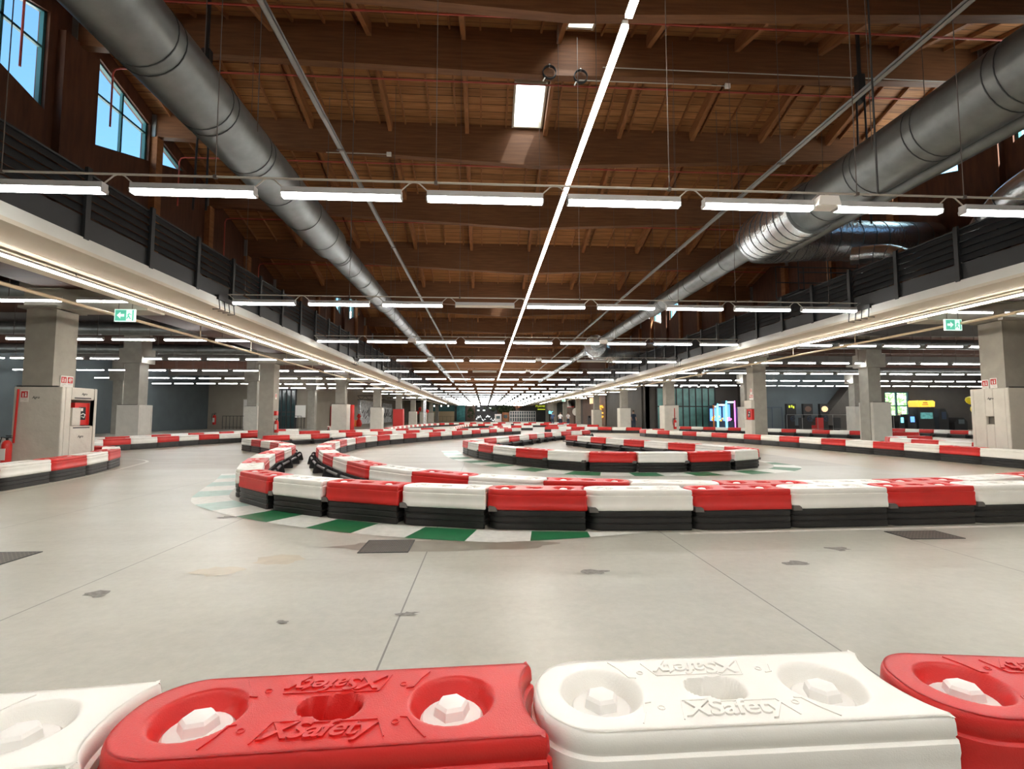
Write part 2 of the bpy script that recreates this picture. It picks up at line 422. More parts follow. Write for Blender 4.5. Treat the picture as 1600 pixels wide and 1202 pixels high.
# outer shell: aisle ceilings, outer walls
AZ = 5.3
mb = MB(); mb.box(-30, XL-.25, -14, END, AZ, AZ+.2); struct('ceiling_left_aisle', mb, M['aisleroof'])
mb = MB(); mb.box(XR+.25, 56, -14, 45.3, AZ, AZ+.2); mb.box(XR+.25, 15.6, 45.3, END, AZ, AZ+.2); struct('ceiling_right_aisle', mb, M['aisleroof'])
mb = MB(); mb.box(-30, 56, -14.3, -14, 0, 12); struct('wall_back', mb, M['wallg'])
mb = MB(); mb.box(-27.4, -27, -14, 50, 0, AZ); struct('wall_left', mb, M['wallg'])
mb = MB(); mb.box(-27, -16.7, 49, 49.3, 0, AZ); mb.box(-17, -16.7, 49, END, 0, AZ); struct('wall_left_offset', mb, M['wallb'])
mb = MB(); mb.box(-30, 16, END, END+.3, 0, 12); struct('wall_end', mb, M['walld'])
mb = MB(); mb.box(52, 52.4, -14, 43, 0, AZ); struct('wall_right', mb, M['walld'])
YT = 43.0
mb = MB()   # right cross wall with a glazed exit door opening
ex0, ex1, ez = 37.2, 39.6, 3.5
for a, b in ((24.2, ex0), (ex1, 52)): mb.box(a, b, YT, YT+.3, 0, AZ)
mb.box(ex0, ex1, YT, YT+.3, ez, AZ); mb.box(15.3, 24.2, YT+2.0, YT+2.3, 0, AZ); mb.box(24.2, 24.5, YT, YT+2.3, 0, AZ)
mb.box(15.3, 15.6, YT+2, END, 0, AZ)
struct('wall_right_offset', mb, M['walld'])

# ------------------------------------------------------------------ galleries (mezzanine edge) on both sides
BAY = 11.45
def gallery(side):
    s = side; nm = 'left' if s < 0 else 'right'
    xe = -6.05 if s < 0 else 9.42          # inner edge
    def X(d): return xe+s*d                # d metres outward from the edge
    def bx(m, d0, d1, y0, y1, z0, z1, mi=0): a, b = sorted((X(d0), X(d1))); m.box(a, b, y0, y1, z0, z1, mi)
    m = MB(); bx(m, 0, .10, -14, END, 3.72, 3.90, 0)                 # pale fascia
    bx(m, .0, .75, -14, END, 3.66, 3.72, 1); bx(m, .10, .75, -14, END, 3.72, 4.1, 1)
    bx(m, .75, .85, -14, END, 3.74, 4.1, 1); bx(m, .85, 1.75, -14, END, 3.69, 4.1, 1)
    bx(m, 1.75, 4.0, -14, END, 4.12, 4.25, 2)
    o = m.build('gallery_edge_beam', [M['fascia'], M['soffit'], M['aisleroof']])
    tag(o, 'long beige gallery edge beam running along the %s side of the hall' % nm, 'beam'); 
    # louvred parapet, one panel per bay with its posts
    for k in range(-1, 9):
        y0 = .3+BAY*k if s < 0 else .3+BAY*k
        t = thing('louvre_parapet', 'dark slatted gallery parapet on the %s, %s bay from the camera' % (nm, nth(k+2)), 'parapet', (X(.06), y0, 3.9), 0, None)
        p = MB(); L = BAY
        p.box(-.015, .015, .02, L-.02, .0, .34)
        for q in range(5):
            z = .36+q*.135
            a = [(-.03*s, z), (-.045*s, z), (.03*s, z+.15), (.045*s, z+.15)]
            p.prism(a, 1, .02, L-.02)
        p.box(-.02, .02, .02, L-.02, 1.02, 1.05)
        p.build('slats', M['louver'], t)
        n = 8 if k < 5 else 4
        for j in range(n):
            pp = MB(); yy = L*j/n+.08; pp.box(-s*.05-.025, -s*.05+.025, yy-.045, yy+.045, -.02, 1.10); pp.build('post', M['lpost'], t)
    # black hanger box where each lamp row meets the parapet
    for k in range(0, 9):
        t = thing('edge_bracket', 'black metal bracket cage on the %s gallery edge, %s from the camera' % (nm, nth(k+1)), 'bracket', (xe, 11.5+BAY*k, 3.75), 0, None)
        b = MB()
        for yy in (-.32, -.1, .1, .32): b.tube([(-s*.02, yy, .2), (-s*.06, yy, -.12), (s*.1, yy, -.12)], .012, 6)
        b.box(-.05-s*.0, .05, -.36, .36, .10, .2); b.build('cage', M['blackmetal'], t)
    # continuous light strip under the soffit + beige pipe
    xs = -7.13 if s < 0 else 10.50
    for k in range(-1, 8):
        y0 = -2.0+BAY*k+5; L = BAY if k < 7 else 8
        t = thing('light_strip', 'thin bright light strip under the %s gallery, %s length from the camera' % (nm, nth(k+2)), 'light strip', (xs, y0, 3.60), 0, None)
        h = MB(); h.box(-.03, .03, 0, L, 0, .035); h.build('housing', M['tray'], t)
        e = MB(); e.box(-.024, .024, .01, L-.01, -.03, -.001); e.build('diffuser', M['strip'], t)
        for yy in (1, L*.5, L-1): hh = MB(); hh.box(-.006, .006, yy-.006, yy+.006, .035, .12); hh.build('hanger', M['tray'], t)
    xp = -8.35 if s < 0 else 11.75
    m = MB(); m.tube([(xp, -6, 3.50), (xp, END-2, 3.50)], .035, 8)
    y = -4
    while y < 60: m.box(xp-.01, xp+.01, y-.01, y+.01, 3.5, 4.12); y += 3.1
    tag(m.build('service_pipe', M['pipe'], smooth=True), 'thin beige service pipe hung beside the %s light strip' % nm, 'pipe')
gallery(-1); gallery(1)

# ------------------------------------------------------------------ pillars
def pillar(x, y, side, row, n, inner):
    """x = inner face x, front face y"""
    nm = 'left' if side < 0 else 'right'
    rowt = ('nearest the track', 'in the second row out', 'in the third row out')[row]
    t = thing('concrete_pillar', 'square grey concrete pillar on the %s %s, %s from the camera' % (nm, rowt, nth(n)), 'pillar', (x+side*.325, y+.325, 0), 0, None)
    m = MB(); m.box(-.325, .325, -.3, .3, 0, 3.64); m.build('shaft', M['conc'], t, smooth=False)
    m = MB()
    if row == 0:
        L = 2.3
        a, b = sorted((-side*L, side*.4)); m.box(a, b, -.30, .30, 3.64, 4.10)
        m.box(-.42, .42, -.42, .42, 3.64, 3.70)
        m.box(-.45, .45, -.38, .38, 4.1, AZ)
    else:
        m.box(-.5, .5, -.45, .45, 3.64, 4.3); m.box(-.4, .4, -.35, .35, 4.3, AZ)
    m.build('bracket_beam', M['conc'], t)
    return t
def pad(x, y, side, w, d, h, label, name='pillar_padding', material=None, hole=None):
    """padded wrap around a pillar centred on x,y"""
    t = thing(name, label, 'padding', (x, y, 0), 0, None); m = MB()
    mt = material or M['pad']
    # four padded boards with a dark gap line at the top
    sx = -side
    m.box(-w/2, w/2, -d/2, -d/2+.09, .02, h); m.box(-w/2, w/2, d/2-.09, d/2, .02, h)
    xo = sorted((-sx*w/2, -sx*(w/2-.09))); m.box(xo[0], xo[1], -d/2+.09, d/2-.09, .02, h)
    xi = sorted((sx*w/2, sx*(w/2-.09)))
    if hole:
        y0, y1, z0, z1 = hole
        m.box(xi[0], xi[1], -d/2+.09, y0, .02, h); m.box(xi[0], xi[1], y1, d/2-.09, .02, h)
        m.box(xi[0], xi[1], y0, y1, .02, z0); m.box(xi[0], xi[1], y0, y1, z1, h)
    else: m.box(xi[0], xi[1], -d/2+.09, d/2-.09, .02, h)
    o = m.build('cover', mt, t)
    bv = o.modifiers.new('b', 'BEVEL'); bv.width = .02; bv.segments = 2
    s = MB(); s.box(-w/2+.05, w/2-.1, -d/2-.004, -d/2+.03, h, h+.02); s.build('fastener_strip', M['blackmetal'], t)
    return t
LEFTX, RIGHTX = -9.72, 13.12
rows_y = [11.42+BAY*k for k in range(9)]
for n, y in enumerate(rows_y):
    pillar(LEFTX, y, -1, 0, n+1, True); pillar(RIGHTX, y, 1, 0, n+1, True)
pillar(LEFTX, 11.42-BAY, -1, 0, 0+10, True) if False else None
for n, y in enumerate(rows_y[1:4]): pillar(-15.7, y, -1, 1, n+1, True)
pillar(-24.6, rows_y[2], -1, 2, 1, True)
for n, y in enumerate(rows_y[1:4]): pillar(19.0, y, 1, 1, n+1, True) if y < 42 else None
pillar(27.4, rows_y[2], 1, 2, 1, True)
def pc(x, y, side): return (x+side*.325, y+.325)
# paddings
a = pc(LEFTX, rows_y[0], -1)
P1 = pad(a[0]+.2, a[1], -1, 1.02, .98, 1.86, 'tall grey padding wrapped round the nearest left pillar with a hydrant opening', hole=(-.24, .40, .98, 1.58))
mm = MB(); mm.box(.44, .515, -.20, .02, .99, 1.40); mm.build('flap', M['pad'], P1)
for z_ in (.93, 1.61): mm = MB(); mm.box(.505, .516, -.16, .30, z_, z_+.025); mm.build('fastener_strip', M['blackmetal'], P1)
b = pc(RIGHTX, rows_y[0], 1)
P2 = pad(b[0], b[1], 1, .95, .95, 1.92, 'creased pale padding wrapped round the nearest right pillar with a small square hole', hole=(-.10, .10, 1.00, 1.20))
a = pc(-15.7, rows_y[1], -1); pad(a[0], a[1], -1, .98, .9, 1.72, 'creased grey padding on the second-row left pillar behind the barriers')
a = pc(-15.7, rows_y[2], -1); pad(a[0], a[1], -1, .9, .8, 1.9, 'dull grey padding beside the white door on the left')
a = pc(19.0, rows_y[1], 1); pad(a[0]+.2, a[1], 1, .95, .9, 1.9, 'flat grey padding on the second-row right pillar')
a = pc(19.0, rows_y[2], 1); pad(a[0], a[1], 1, .95, .9, 1.8, 'pale quilted padding on the second-row right pillar by the arcade machines') if False else None
a = pc(27.4, rows_y[2], 1); pad(a[0], a[1], 1, .95, .9, 1.95, 'pale creased padding on the third-row right pillar in front of the stairs')
for k, txt in ((2, 'grey ribbed padding on the third left pillar'), (3, 'pale padding with round holes on the fourth left pillar'), (5, 'grey padding on the sixth left pillar'),
               (6, 'grey padding on the seventh left pillar'), (7, 'grey padding on the eighth left pillar')):
    a = pc(LEFTX, rows_y[k], -1); pad(a[0], a[1], -1, 1.05, 1.0, 2.05 if k < 5 else 1.9, txt)
a = pc(LEFTX, rows_y[4], -1); pad(a[0], a[1], -1, 1.15, 1.0, 2.05, 'bright red padding on the fifth left pillar', material=M['firered'])
for k, txt in ((2, 'beige padding with a red pole on the third right pillar'), (3, 'pale diagonal quilted padding on the fourth right pillar'), (4, 'beige padding on the fifth right pillar')):
    a = pc(RIGHTX, rows_y[k], 1); pad(a[0], a[1], 1, 1.05, 1.0, 2.0, txt)
a = pc(19.0, rows_y[2], 1); pad(a[0], a[1], 1, 1.0, .9, 1.9, 'grey padding on the second-row right pillar behind the red pole')
# narrow pad on the hall face of the second right pillar
def sidepad():
    x, y = pc(RIGHTX, rows_y[1], 1)
    t = thing('pillar_padding', 'narrow pale padding on the second right pillar framing the hydrant box', 'padding', (x-.40, y, 0))
    m = MB(); m.box(-.09, .08, -.34, .30, .02, 1.02); m.box(-.09, .08, -.34, .30, 1.58, 1.98); m.box(-.09, .08, .2, .30, 1.02, 1.58)
    o = m.build('cover', M['pad'], t); bv = o.modifiers.new('b', 'BEVEL'); bv.width = .02; bv.segments = 2
sidepad()
# hydrant cabinets
def hydrant(x, y, side, z, label, w=.46):
    t = thing('hydrant_cabinet', label, 'hydrant cabinet', (x, y, z), 0); s = -side
    m = MB(); a, b_ = sorted((0, s*.12)); m.box(a, b_, -w/2, w/2, 0, .52); m.build('box', M['firered'], t)
    m = MB(); a, b_ = sorted((s*.121, s*.128)); m.box(a, b_, -w*.22, w*.22, .12, .42); m.build('window', M['blackmetal'], t)
    m = MB(); m.tube([(s*.135, -.03, .2), (s*.14, .03, .17), (s*.14, .06, .24), (s*.14, 0, .27), (s*.14, -.05, .24)], .012, 6)
    m.cbox((s*.135, -.03, .36), (.012, .06, .07)); m.build('hose', M['signw'], t, smooth=True)
a = pc(LEFTX, rows_y[0], -1); hydrant(a[0]+.50, a[1]+.18, -1, 1.0, 'red hydrant cabinet with dark window in the nearest left padding', .42)
a = pc(RIGHTX, rows_y[1], 1); hydrant(a[0]-.325, a[1]-.06, 1, 1.04, 'red hydrant cabinet on the second right pillar')
def firesign(x, y, z, side, label, n=2, face='x'):
    t = thing('fire_sign', label, 'sign', (x, y, z), 0 if face == 'x' else math.pi/2*side); s = -side
    m = MB(); w = .17*n
    a, b_ = sorted((0, s*.01)); m.box(a, b_, -w/2, w/2, 0, .26); m.build('plate', M['signw'], t)
    for k in range(n):
        c = -w/2+.17*(k+.5); m = MB(); a, b_ = sorted((s*.011, s*.014)); m.box(a, b_, c-.068, c+.068, .095, .235); m.build('red_square', M['signr'], t)
        m = MB()
        if k % 2 == 0:
            m.box(min(s*.015, s*.018), max(s*.015, s*.018), c-.048, c-.018, .115, .17); m.box(min(s*.015, s*.018), max(s*.015, s*.018), c-.045, c-.02, .18, .21)
            m.box(min(s*.015, s*.018), max(s*.015, s*.018), c+.012, c+.035, .11, .195)
        else:
            m.tube([(s*.016, c+.04*math.cos(q), .165+.045*math.sin(q)) for q in [i*.6 for i in range(10)]], .007, 5)
            m.tube([(s*.016, c+.018*math.cos(q), .165+.02*math.sin(q)) for q in [i*.9 for i in range(8)]], .006, 5)
        m.build('pictogram', M['signw'], t)
        for r in range(2 if k == 0 else 1):
            m = MB(); m.box(min(s*.011, s*.0125), max(s*.011, s*.0125), c-.055, c+.055-.05*r, .06-.03*r, .068-.03*r); m.build('caption', M['conduit'], t)
a = pc(LEFTX, rows_y[0], -1); firesign(LEFTX+.005, a[1]+.06, 1.88, -1, 'white fire sign with two red pictograms on the nearest left pillar')
a = pc(RIGHTX, rows_y[0], 1); firesign(RIGHTX-.005, a[1]-.02, 1.93, 1, 'white fire sign with red pictogram on the nearest right pillar', 1)
firesign(RIGHTX-.005, a[1]+.19, 1.90, 1, 'small red arrow sign beside the fire sign on the nearest right pillar', 1)
a = pc(RIGHTX, rows_y[1], 1); firesign(RIGHTX-.005, a[1]-.1, 2.02, 1, 'lower fire sign above the hydrant on the second right pillar', 2); 
firesign(RIGHTX-.005, a[1]-.1, 2.30, 1, 'upper fire sign on the second right pillar', 1)
a = pc(LEFTX, rows_y[1], -1); firesign(LEFTX+.005, a[1]-.05, 2.0, -1, 'pale sign high on the second left pillar', 1)
def extinguisher(x, y, z, label, s=1):
    t = thing('fire_extinguisher', label, 'fire extinguisher', (x, y, z), 0)
    m = MB(); m.lathe([(.055*s, 0), (.075*s, .01), (.075*s, .40*s), (.06*s, .45*s), (.03*s, .48*s)], 16); m.build('cylinder', M['firered'], t, smooth=True)
    m = MB(); m.lathe([(.02*s, .48*s), (.02*s, .52*s)], 8); m.box(-.02, .09*s, -.012, .012, .52*s, .535*s); m.box(-.02, .08*s, -.012, .012, .555*s, .57*s); m.build('valve', M['blackmetal'], t)
    m = MB(); m.tube([(-.02, 0, .52*s), (-.10*s, 0, .54*s), (-.13*s, 0, .42*s), (-.10*s, -.02, .2*s)], .01*s, 6); m.build('hose', M['blackmetal'], t, smooth=True)
    m = MB(); m.box(-.045*s, .045*s, -.0775*s, -.070*s, .12*s, .33*s); m.build('instruction_label', M['signw'], t)
extinguisher(-10.17, 10.98, .14, 'red fire extinguisher at the left edge beside the nearest padded pillar', 1.15)
m = MB(); m.tube([(-10.25, 11.21, .62), (-10.22, 11.21, 1.80)], .020, 8); tag(m.build('red_pole', M['firered'], smooth=True), 'thin red pole on the front of the nearest left padding', 'pole')
firesign(-10.11, 11.245, 1.52, 1, 'small red extinguisher sign beside the red pole on the left padding', 1, 'y')
a = pc(LEFTX, rows_y[1], -1); extinguisher(a[0]+.42, a[1]-.1, .45, 'red fire extinguisher hung on the second left pillar', 1.2)
m = MB(); m.box(a[0]+.33, a[0]+.45, a[1]-.2, a[1]+.0, 1.25, 1.45); tag(m.build('alarm_box', M['firered']), 'small red alarm box above the extinguisher on the second left pillar', 'alarm box')
a = pc(RIGHTX, rows_y[2], 1); extinguisher(a[0]+.2, a[1]-.58, .3, 'red fire extinguisher in front of the third right pillar', 1.4)
m = MB(); m.tube([(a[0]+.2, a[1]-.53, .9), (a[0]+.2, a[1]-.53, 1.8)], .025, 8); tag(m.build('red_pole', M['firered'], smooth=True), 'thin red pole on the third right pillar', 'pole')
# maker's lettering on the two near paddings
for (x, y, z, rz, lab) in ((-9.335+.004, 11.85, 1.72, math.pi/2, 'P1'), (-9.335+.004, 11.80, .74, math.pi/2, 'P1'), (-9.88, 11.745-.495-.001, 1.62, 0, 'P1'), (b[0]-.481, 11.70, 1.66, -math.pi/2, 'P2')):
    me = text_mesh('logo', 'Agro', .075, .001, .2, .001)
    me = xform(me, Matrix.Rotation(math.pi/2, 4, 'X'), M['blackmetal'])
    p = P1 if lab == 'P1' else P2
    o = link('logo_lettering', me, p); o.location = (x-p.location.x, y-p.location.y, z); o.rotation_euler = (0, 0, rz)
# exit signs
def exit_sign(x, y, z, flip, label):
    t = thing('exit_sign', label, 'exit sign', (x, y, z), 0)
    m = MB(); m.box(-.22, .22, -.02, .02, -.14, .14); m.build('panel', M['exitw'], t)
    m = MB(); m.box(-.20, .035, -.024, -.0205, -.12, .12); m.box(.13, .20, -.024, -.0205, -.12, .12) if False else None; m.build('green_field', M['exitg'], t)
    m = MB(); sg = -1 if not flip else 1; c = -.085
    m.prism([(c+sg*.08, 0), (c, .075), (c+sg*.0-.0, .03), (c-sg*.08, .03), (c-sg*.08, -.03), (c, -.03), (c, -.075)], 1, -.028, -.0245); m.build('arrow', M['exitw'], t)
    m = MB(); yy = -.0235
    m.lathe([(.001, -.002), (.018, 0), (.001, .002)], 8, (.10, yy, .075)); m.bar((.10, yy, .05), (.09, yy, -.015), .006, .03)
    m.bar((.09, yy, -.015), (.13, yy, -.08), .006, .018); m.bar((.09, yy, -.01), (.05, yy, -.075), .006, .018); m.bar((.10, yy, .04), (.15, yy, .01), .006, .012); m.bar((.10, yy, .04), (.06, yy, .0), .006, .012)
    m.box(.165, .195, -.024, -.0205, -.12, .12)
    m.build('running_figure', M['exitg'], t)
    m = MB(); m.box(-.15, -.14, -.005, .005, .14, .5); m.box(.14, .15, -.005, .005, .14, .5); m.build('hanger', M['wire'], t)
exit_sign(-8.05, 11.2, 3.46, False, 'green exit sign with arrow hanging by the nearest left pillar')
exit_sign(11.55, 11.2, 3.46, True, 'green exit sign with arrow hanging by the nearest right pillar')
exit_sign(9.9, 60, 3.2, True, 'tiny far green exit sign on the right near the shops')

# ------------------------------------------------------------------ hanging tube lights
def fixture_proto():
    h = MB(); h.box(-.705, .705, -.05, .05, .03, .085); h.prism([(-.05, .03), (.05, .03), (.062, .012), (-.062, .012)], 0, -.705, .705)
    e = MB(); e.prism([(-.052, .011), (.052, .011), (.042, -.03), (-.042, -.03)], 0, -.695, .695)
    c = MB(); c.prism([(-.056, .014), (.056, .014), (.046, -.033), (-.046, -.033)], 0, -.008, .008)
    return (h.mesh('housing', M['housing']), e.mesh('diffuser', M['tube']), e.mesh('diffuser_off', M['tubeoff']), c.mesh('end_cap', M['housing']))
FX = fixture_proto()
LZ = 3.84
ROD = MB().box(-.006, .006, -.006, .006, .02, 1.465).mesh('hanger_rod', M['wire'])
def lamp(x, y, label, group, off=False, full=True):
    t = thing('tube_light', label, 'tube light', (x, y, LZ), 0, group)
    if full:
        h = link('housing', FX[0], t)
        for dx in (-.704, .704): e = link('end_cap', FX[3], h); e.location = (dx, 0, 0)
    link('diffuser', FX[2] if off else FX[1], t)
    if group.startswith('aisle'):
        for dx in (-.5, .5): o = link('hanger_rod', ROD, t); o.location = (dx, 0, 0)
ROWY = [5.76+5.725*k for k in range(20)]
for r, y in enumerate(ROWY[:15]):
    for c, k in enumerate(range(-2, 7)):
        x = -1.01+1.717*k-.705; off = (r == 1 and k == 1) or (r == 3 and k == 4) or (r == 4 and k == 1)
        lamp(x, y, '%s tube light, %s from the left in the %s row over the track' % ('unlit' if off else 'lit', nth(c+1), nth(r+1)), 'hanging tube lights', off, r < 8)
    # conduit with its hangers
    t = thing('lamp_conduit', 'thin grey conduit carrying the %s row of tube lights' % nth(r+1), 'conduit', (XC, y, LZ+(.20 if r < 6 else .09 if r < 8 else .02)), 0)
    m = MB(); m.tube([(-5.98-XC, 0, 0), (9.34-XC, 0, 0)], .014 if r < 4 else .01, 6)
    m.build('pipe', M['conduit'], t, smooth=True)
    if r < 6:
        for k in range(-2, 7):
            for sx in (-.78, .78):
                x = -1.01+1.717*k-.705-XC; m = MB(); m.tube([(x+sx*.88, 0, -.12), (x+sx*1.02, 0, -.02), (x+sx*1.08, 0, 0)], .009, 5); m.build('cable_drop', M['conduit'], t)
    if r < 15:
        for x in ((-5.6, -3.2, -.6, 2.3, 4.75, 6.2, 8.6) if r < 6 else (-3.2, 4.75)):
            x -= XC; m = MB(); zz = roofz(y)-(LZ+.2)-.3
            m.box(x-.004, x+.004, -.004, .004, 0, zz); m.box(x-.02, x+.02, -.02, .02, -.02, .02); m.build('suspension_wire', M['wire'], t)
for y, w in ((.03, 'directly above the camera'), (-5.7, 'behind the camera')):
    for c, k in enumerate(range(-2, 7)):
        lamp(-1.01+1.717*k-.705, y, 'lit tube light, %s from the left in the row %s' % (nth(c+1), w), 'hanging tube lights', False, False)
for y, w in ((.03, 'directly above the camera'), (-5.7, 'behind the camera')):
    t = thing('lamp_conduit', 'thin grey conduit carrying the tube lights %s' % w, 'conduit', (XC, y, LZ+.075), 0)
    m = MB(); m.tube([(-5.98-XC, 0, 0), (9.34-XC, 0, 0)], .014, 6); m.build('pipe', M['conduit'], t, smooth=True)
    for x in (-5.6, -3.2, -.6, 2.3, 4.75, 8.6): m = MB(); m.box(x-XC-.004, x-XC+.004, -.004, .004, 0, roofz(y)-LZ-.08); m.build('suspension_wire', M['wire'], t)
# emergency boxes between tube lights
for r, k in ((0, 3), (2, -1), (2, 3), (3, -1), (3, 2), (4, 2)):
    y = ROWY[r]; x = -1.01+1.717*k+.155
    t = thing('emergency_light', 'small white box between tube lights in the %s row, %s side' % (nth(r+1), 'left' if k < 0 else 'right'), 'emergency light', (x, y-.02, LZ), 0)
    m = MB(); m.prism([(-.15, 0), (.15, 0), (.12, .12), (-.12, .12)], 1, -.1, .1); m.build('body', M['signw'], t)
m = MB()
for y in ROWY[15:]:
    if y > END-1: continue
    for k in range(-2, 7): x = -1.01+1.717*k-.705; m.prism([(y-.052, LZ+.011), (y+.052, LZ+.011), (y+.042, LZ-.03), (y-.042, LZ-.03)], 0, x-.695, x+.695)
for r in range(1, 7):
    y = ROWY[r]
    for x0, sd, n in ((12.2, 1, 20), (-8.6, -1, 11)):
        for c in range(8, n):
            x = x0+sd*1.717*c
            if sd > 0 and y > 41: continue
            m.prism([(y-.052, LZ+.011), (y+.052, LZ+.011), (y+.042, LZ-.03), (y-.042, LZ-.03)], 0, x-.695, x+.695)
tag(m.build('distant_tube_lights', M['tube'], kind='stuff'), 'distant tube lights merging near the far hall end and in the outermost aisles', 'tube light')
# aisle rows
def aisle(side, rows, cols, x0):
    nm = 'left' if side < 0 else 'right'
    for r in rows:
        for c in range(cols):
            if r == 1 and c % 3 == 2 and side < 0: pass
            x = x0+side*1.717*c
            if side > 0 and ROWY[r] > 42 and x > 15: continue
            if side < 0 and ROWY[r] > 48 and x < -16.6: continue
            lamp(x, ROWY[r], 'lit tube light, %s out from the track in the %s row under the %s aisle' % (nth(c+1), nth(r+1), nm), 'aisle tube lights', False, r < 5)
aisle(-1, range(1, 8), 8, -8.6); aisle(1, range(1, 8), 8, 12.2)
aisle(-1, range(8, 12), 3, -8.6); aisle(1, range(8, 12), 2, 12.2)

# centre light strip and the two cable trays
for k in range(0, 6):
    y0 = -6.0+BAY*k
    t = thing('light_strip', 'warm white light strip down the centre of the roof, %s length' % nth(k+1), 'light strip', (1.68, y0, 5.93), 0)
    L = BAY-.12
    h = MB(); h.box(-.035, .035, 0, L, 0, .05); h.build('housing', M['tray'], t)
    e = MB(); e.box(-.042, .042, .01, L-.01, -.045, -.001); e.build('diffuser', M['strip'], t)
    for yy in (1.5, 5.2, 9.0):
        m = MB(); m.tube([(0, yy, .05), (.0, yy, roofz(y0+yy)-5.93)], .005, 4); m.build('suspension_wire', M['wire'], t)
for x, lab in ((-2.58, 'left'), (5.55, 'right')):
    t = thing('cable_tray', 'long thin grey cable tray running down the %s side of the roof' % lab, 'cable tray', (x, -8, 5.95), 0)
    m = MB(); L = 84; m.box(-.042, -.034, 0, L, 0, .05); m.box(.034, .042, 0, L, 0, .05); m.box(-.042, .042, 0, L, 0, .008); m.build('channel', M['tray'], t)
    for k in range(16):
        m = MB(); yy = 1.5+5*k; m.tube([(0, yy, .0), (0, yy, roofz(yy-8)-5.95)], .006, 4); m.box(-.07, .07, yy-.03, yy+.03, -.01, .0); m.build('hanger', M['wire'], t)

# ------------------------------------------------------------------ kart barrier modules
PIT = 1.065; HW = .175; HT = .42
def outline(v, k):
    """nose end (k=0) is convex, tail end (k=1) concave, v in [-1,1] across"""
    if k == 0: return .155*(1-math.sqrt(max(0, 1-abs(v)**2.4)))
    return PIT+.036-.072*math.sqrt(max(0, 1-v*v))-.035*max(0, (abs(v)-.9)/.1)**2
def cap_mesh(name, n, mcount, mt, detail):
    vs = []; grid = []; top = HT
    def height(x, y):
        h = 0.0
        if detail:
            for cx in (.185, .835):
                r = math.hypot(x-cx, y)
                if r < .118:
                    t = min(1, (.118-r)/.034); h = min(h, -.052*(t*t*(3-2*t)))
            r = min(math.hypot(x-.475, y-.004)/.040, math.hypot(x-.535, y+.004)/.056)
            if r < 1.18:
                t = min(1, (1.18-r)/.42); h = min(h, -.085*(t*t*(3-2*t)))
        return h
    for i in range(n+1):
        col = []; u = i/n
        for j in range(mcount+1):
            v = -math.cos(math.pi*j/mcount) if not detail or True else 0
            xl, xr = outline(v, 0), outline(v, 1); x = xl+(xr-xl)*u; y = v*HW
            col.append(len(vs)); vs.append([x, y, top+height(x, y)])
        grid.append(col)
    fs = [(grid[i][j], grid[i+1][j], grid[i+1][j+1], grid[i][j+1]) for i in range(n) for j in range(mcount)]
    loop = [grid[i][0] for i in range(n)]+[grid[n][j] for j in range(mcount)]+[grid[i][mcount] for i in range(n, 0, -1)]+[grid[0][j] for j in range(mcount, 0, -1)]
    P = [Vector(vs[k][:2]) for k in loop]; N = []
    L = len(P)
    for k in range(L):
        d = P[(k+1) % L]-P[k-1]; d = d.normalized() if d.length > 1e-9 else Vector((1, 0)); N.append(Vector((d.y, -d.x)))
    # shrink the top grid a little so that the shoulder can be rounded
    for k, idx in enumerate(loop):
        p = P[k]-N[k]*.010; vs[idx][0], vs[idx][1] = p.x, p.y
    prof = [(-.004, HT-.002), (.0, HT-.008), (.003, HT-.018), (.005, HT-.045), (.0, HT-.052), (.0, HT-.058), (.010, HT-.064), (.012, HT-.085),
            (.009, HT-.10), (.010, HT-.155), (.013, HT-.160), (.014, .235), (.012, .212), (.004, .206)] if detail != 0 else [(.0, HT-.012), (.005, HT-.05), (.0, HT-.056), (.011, HT-.066), (.014, .225), (.006, .206)]
    prev = loop
    for off, z in prof:
        cur = []
        for k in range(L):
            p = P[k]+N[k]*off; cur.append(len(vs)); vs.append([p.x, p.y, z])
        for k in range(L):
            a, b, c, d = prev[k], prev[(k+1) % L], cur[(k+1) % L], cur[k]; fs.append((a, b, c, d))
        prev = cur
    fs.append(tuple(prev))
    m = MB(); m.add(vs, fs); return m.mesh(name, mt, smooth=True, sharp=50)
def base_mesh(name, mt, lo=False):
    n, mc = 6, 8; pts = []
    vv = [-math.cos(math.pi*j/mc) for j in range(mc+1)]
    ring = [(outline(-1, 0)+(outline(-1, 1)-outline(-1, 0))*i/n, -1) for i in range(n)]
    ring += [(outline(v, 1), v) for v in vv[:-1]]+[(outline(1, 0)+(outline(1, 1)-outline(1, 0))*i/n, 1) for i in range(n, 0, -1)]
    ring += [(outline(v, 0), v) for v in vv[::-1][:-1]]
    P = [Vector((.012+(x)*(PIT-.02)/PIT, v*(HW-.004))) for x, v in ring]; L = len(P); vs = []; fs = []
    Cn = Vector((PIT/2, 0))
    prof = [(-.006, .204), (.003, .19), (.003, .150), (-.006, .142), (-.006, .134), (.005, .126), (.005, .085), (-.005, .077), (-.005, .069), (.006, .061), (.006, .012), (0, .002)] if not lo else [(0, .204), (.004, .19), (.004, .004)]
    for off, z in prof:
        for k in range(L):
            d = P[(k+1) % L]-P[k-1]; nn = Vector((d.y, -d.x)).normalized() if d.length > 1e-9 else Vector((0, 0)); p = P[k]+nn*off
            vs.append((p.x, p.y, z))
    for r in range(len(prof)-1):
        for k in range(L): fs.append((r*L+k, r*L+(k+1) % L, (r+1)*L+(k+1) % L, (r+1)*L+k))
    fs.append(tuple(range(L))[::-1]); fs.append(tuple(range((len(prof)-1)*L, len(prof)*L)))
    m = MB(); m.add(vs, fs); return m.mesh(name, mt, smooth=True, sharp=30)
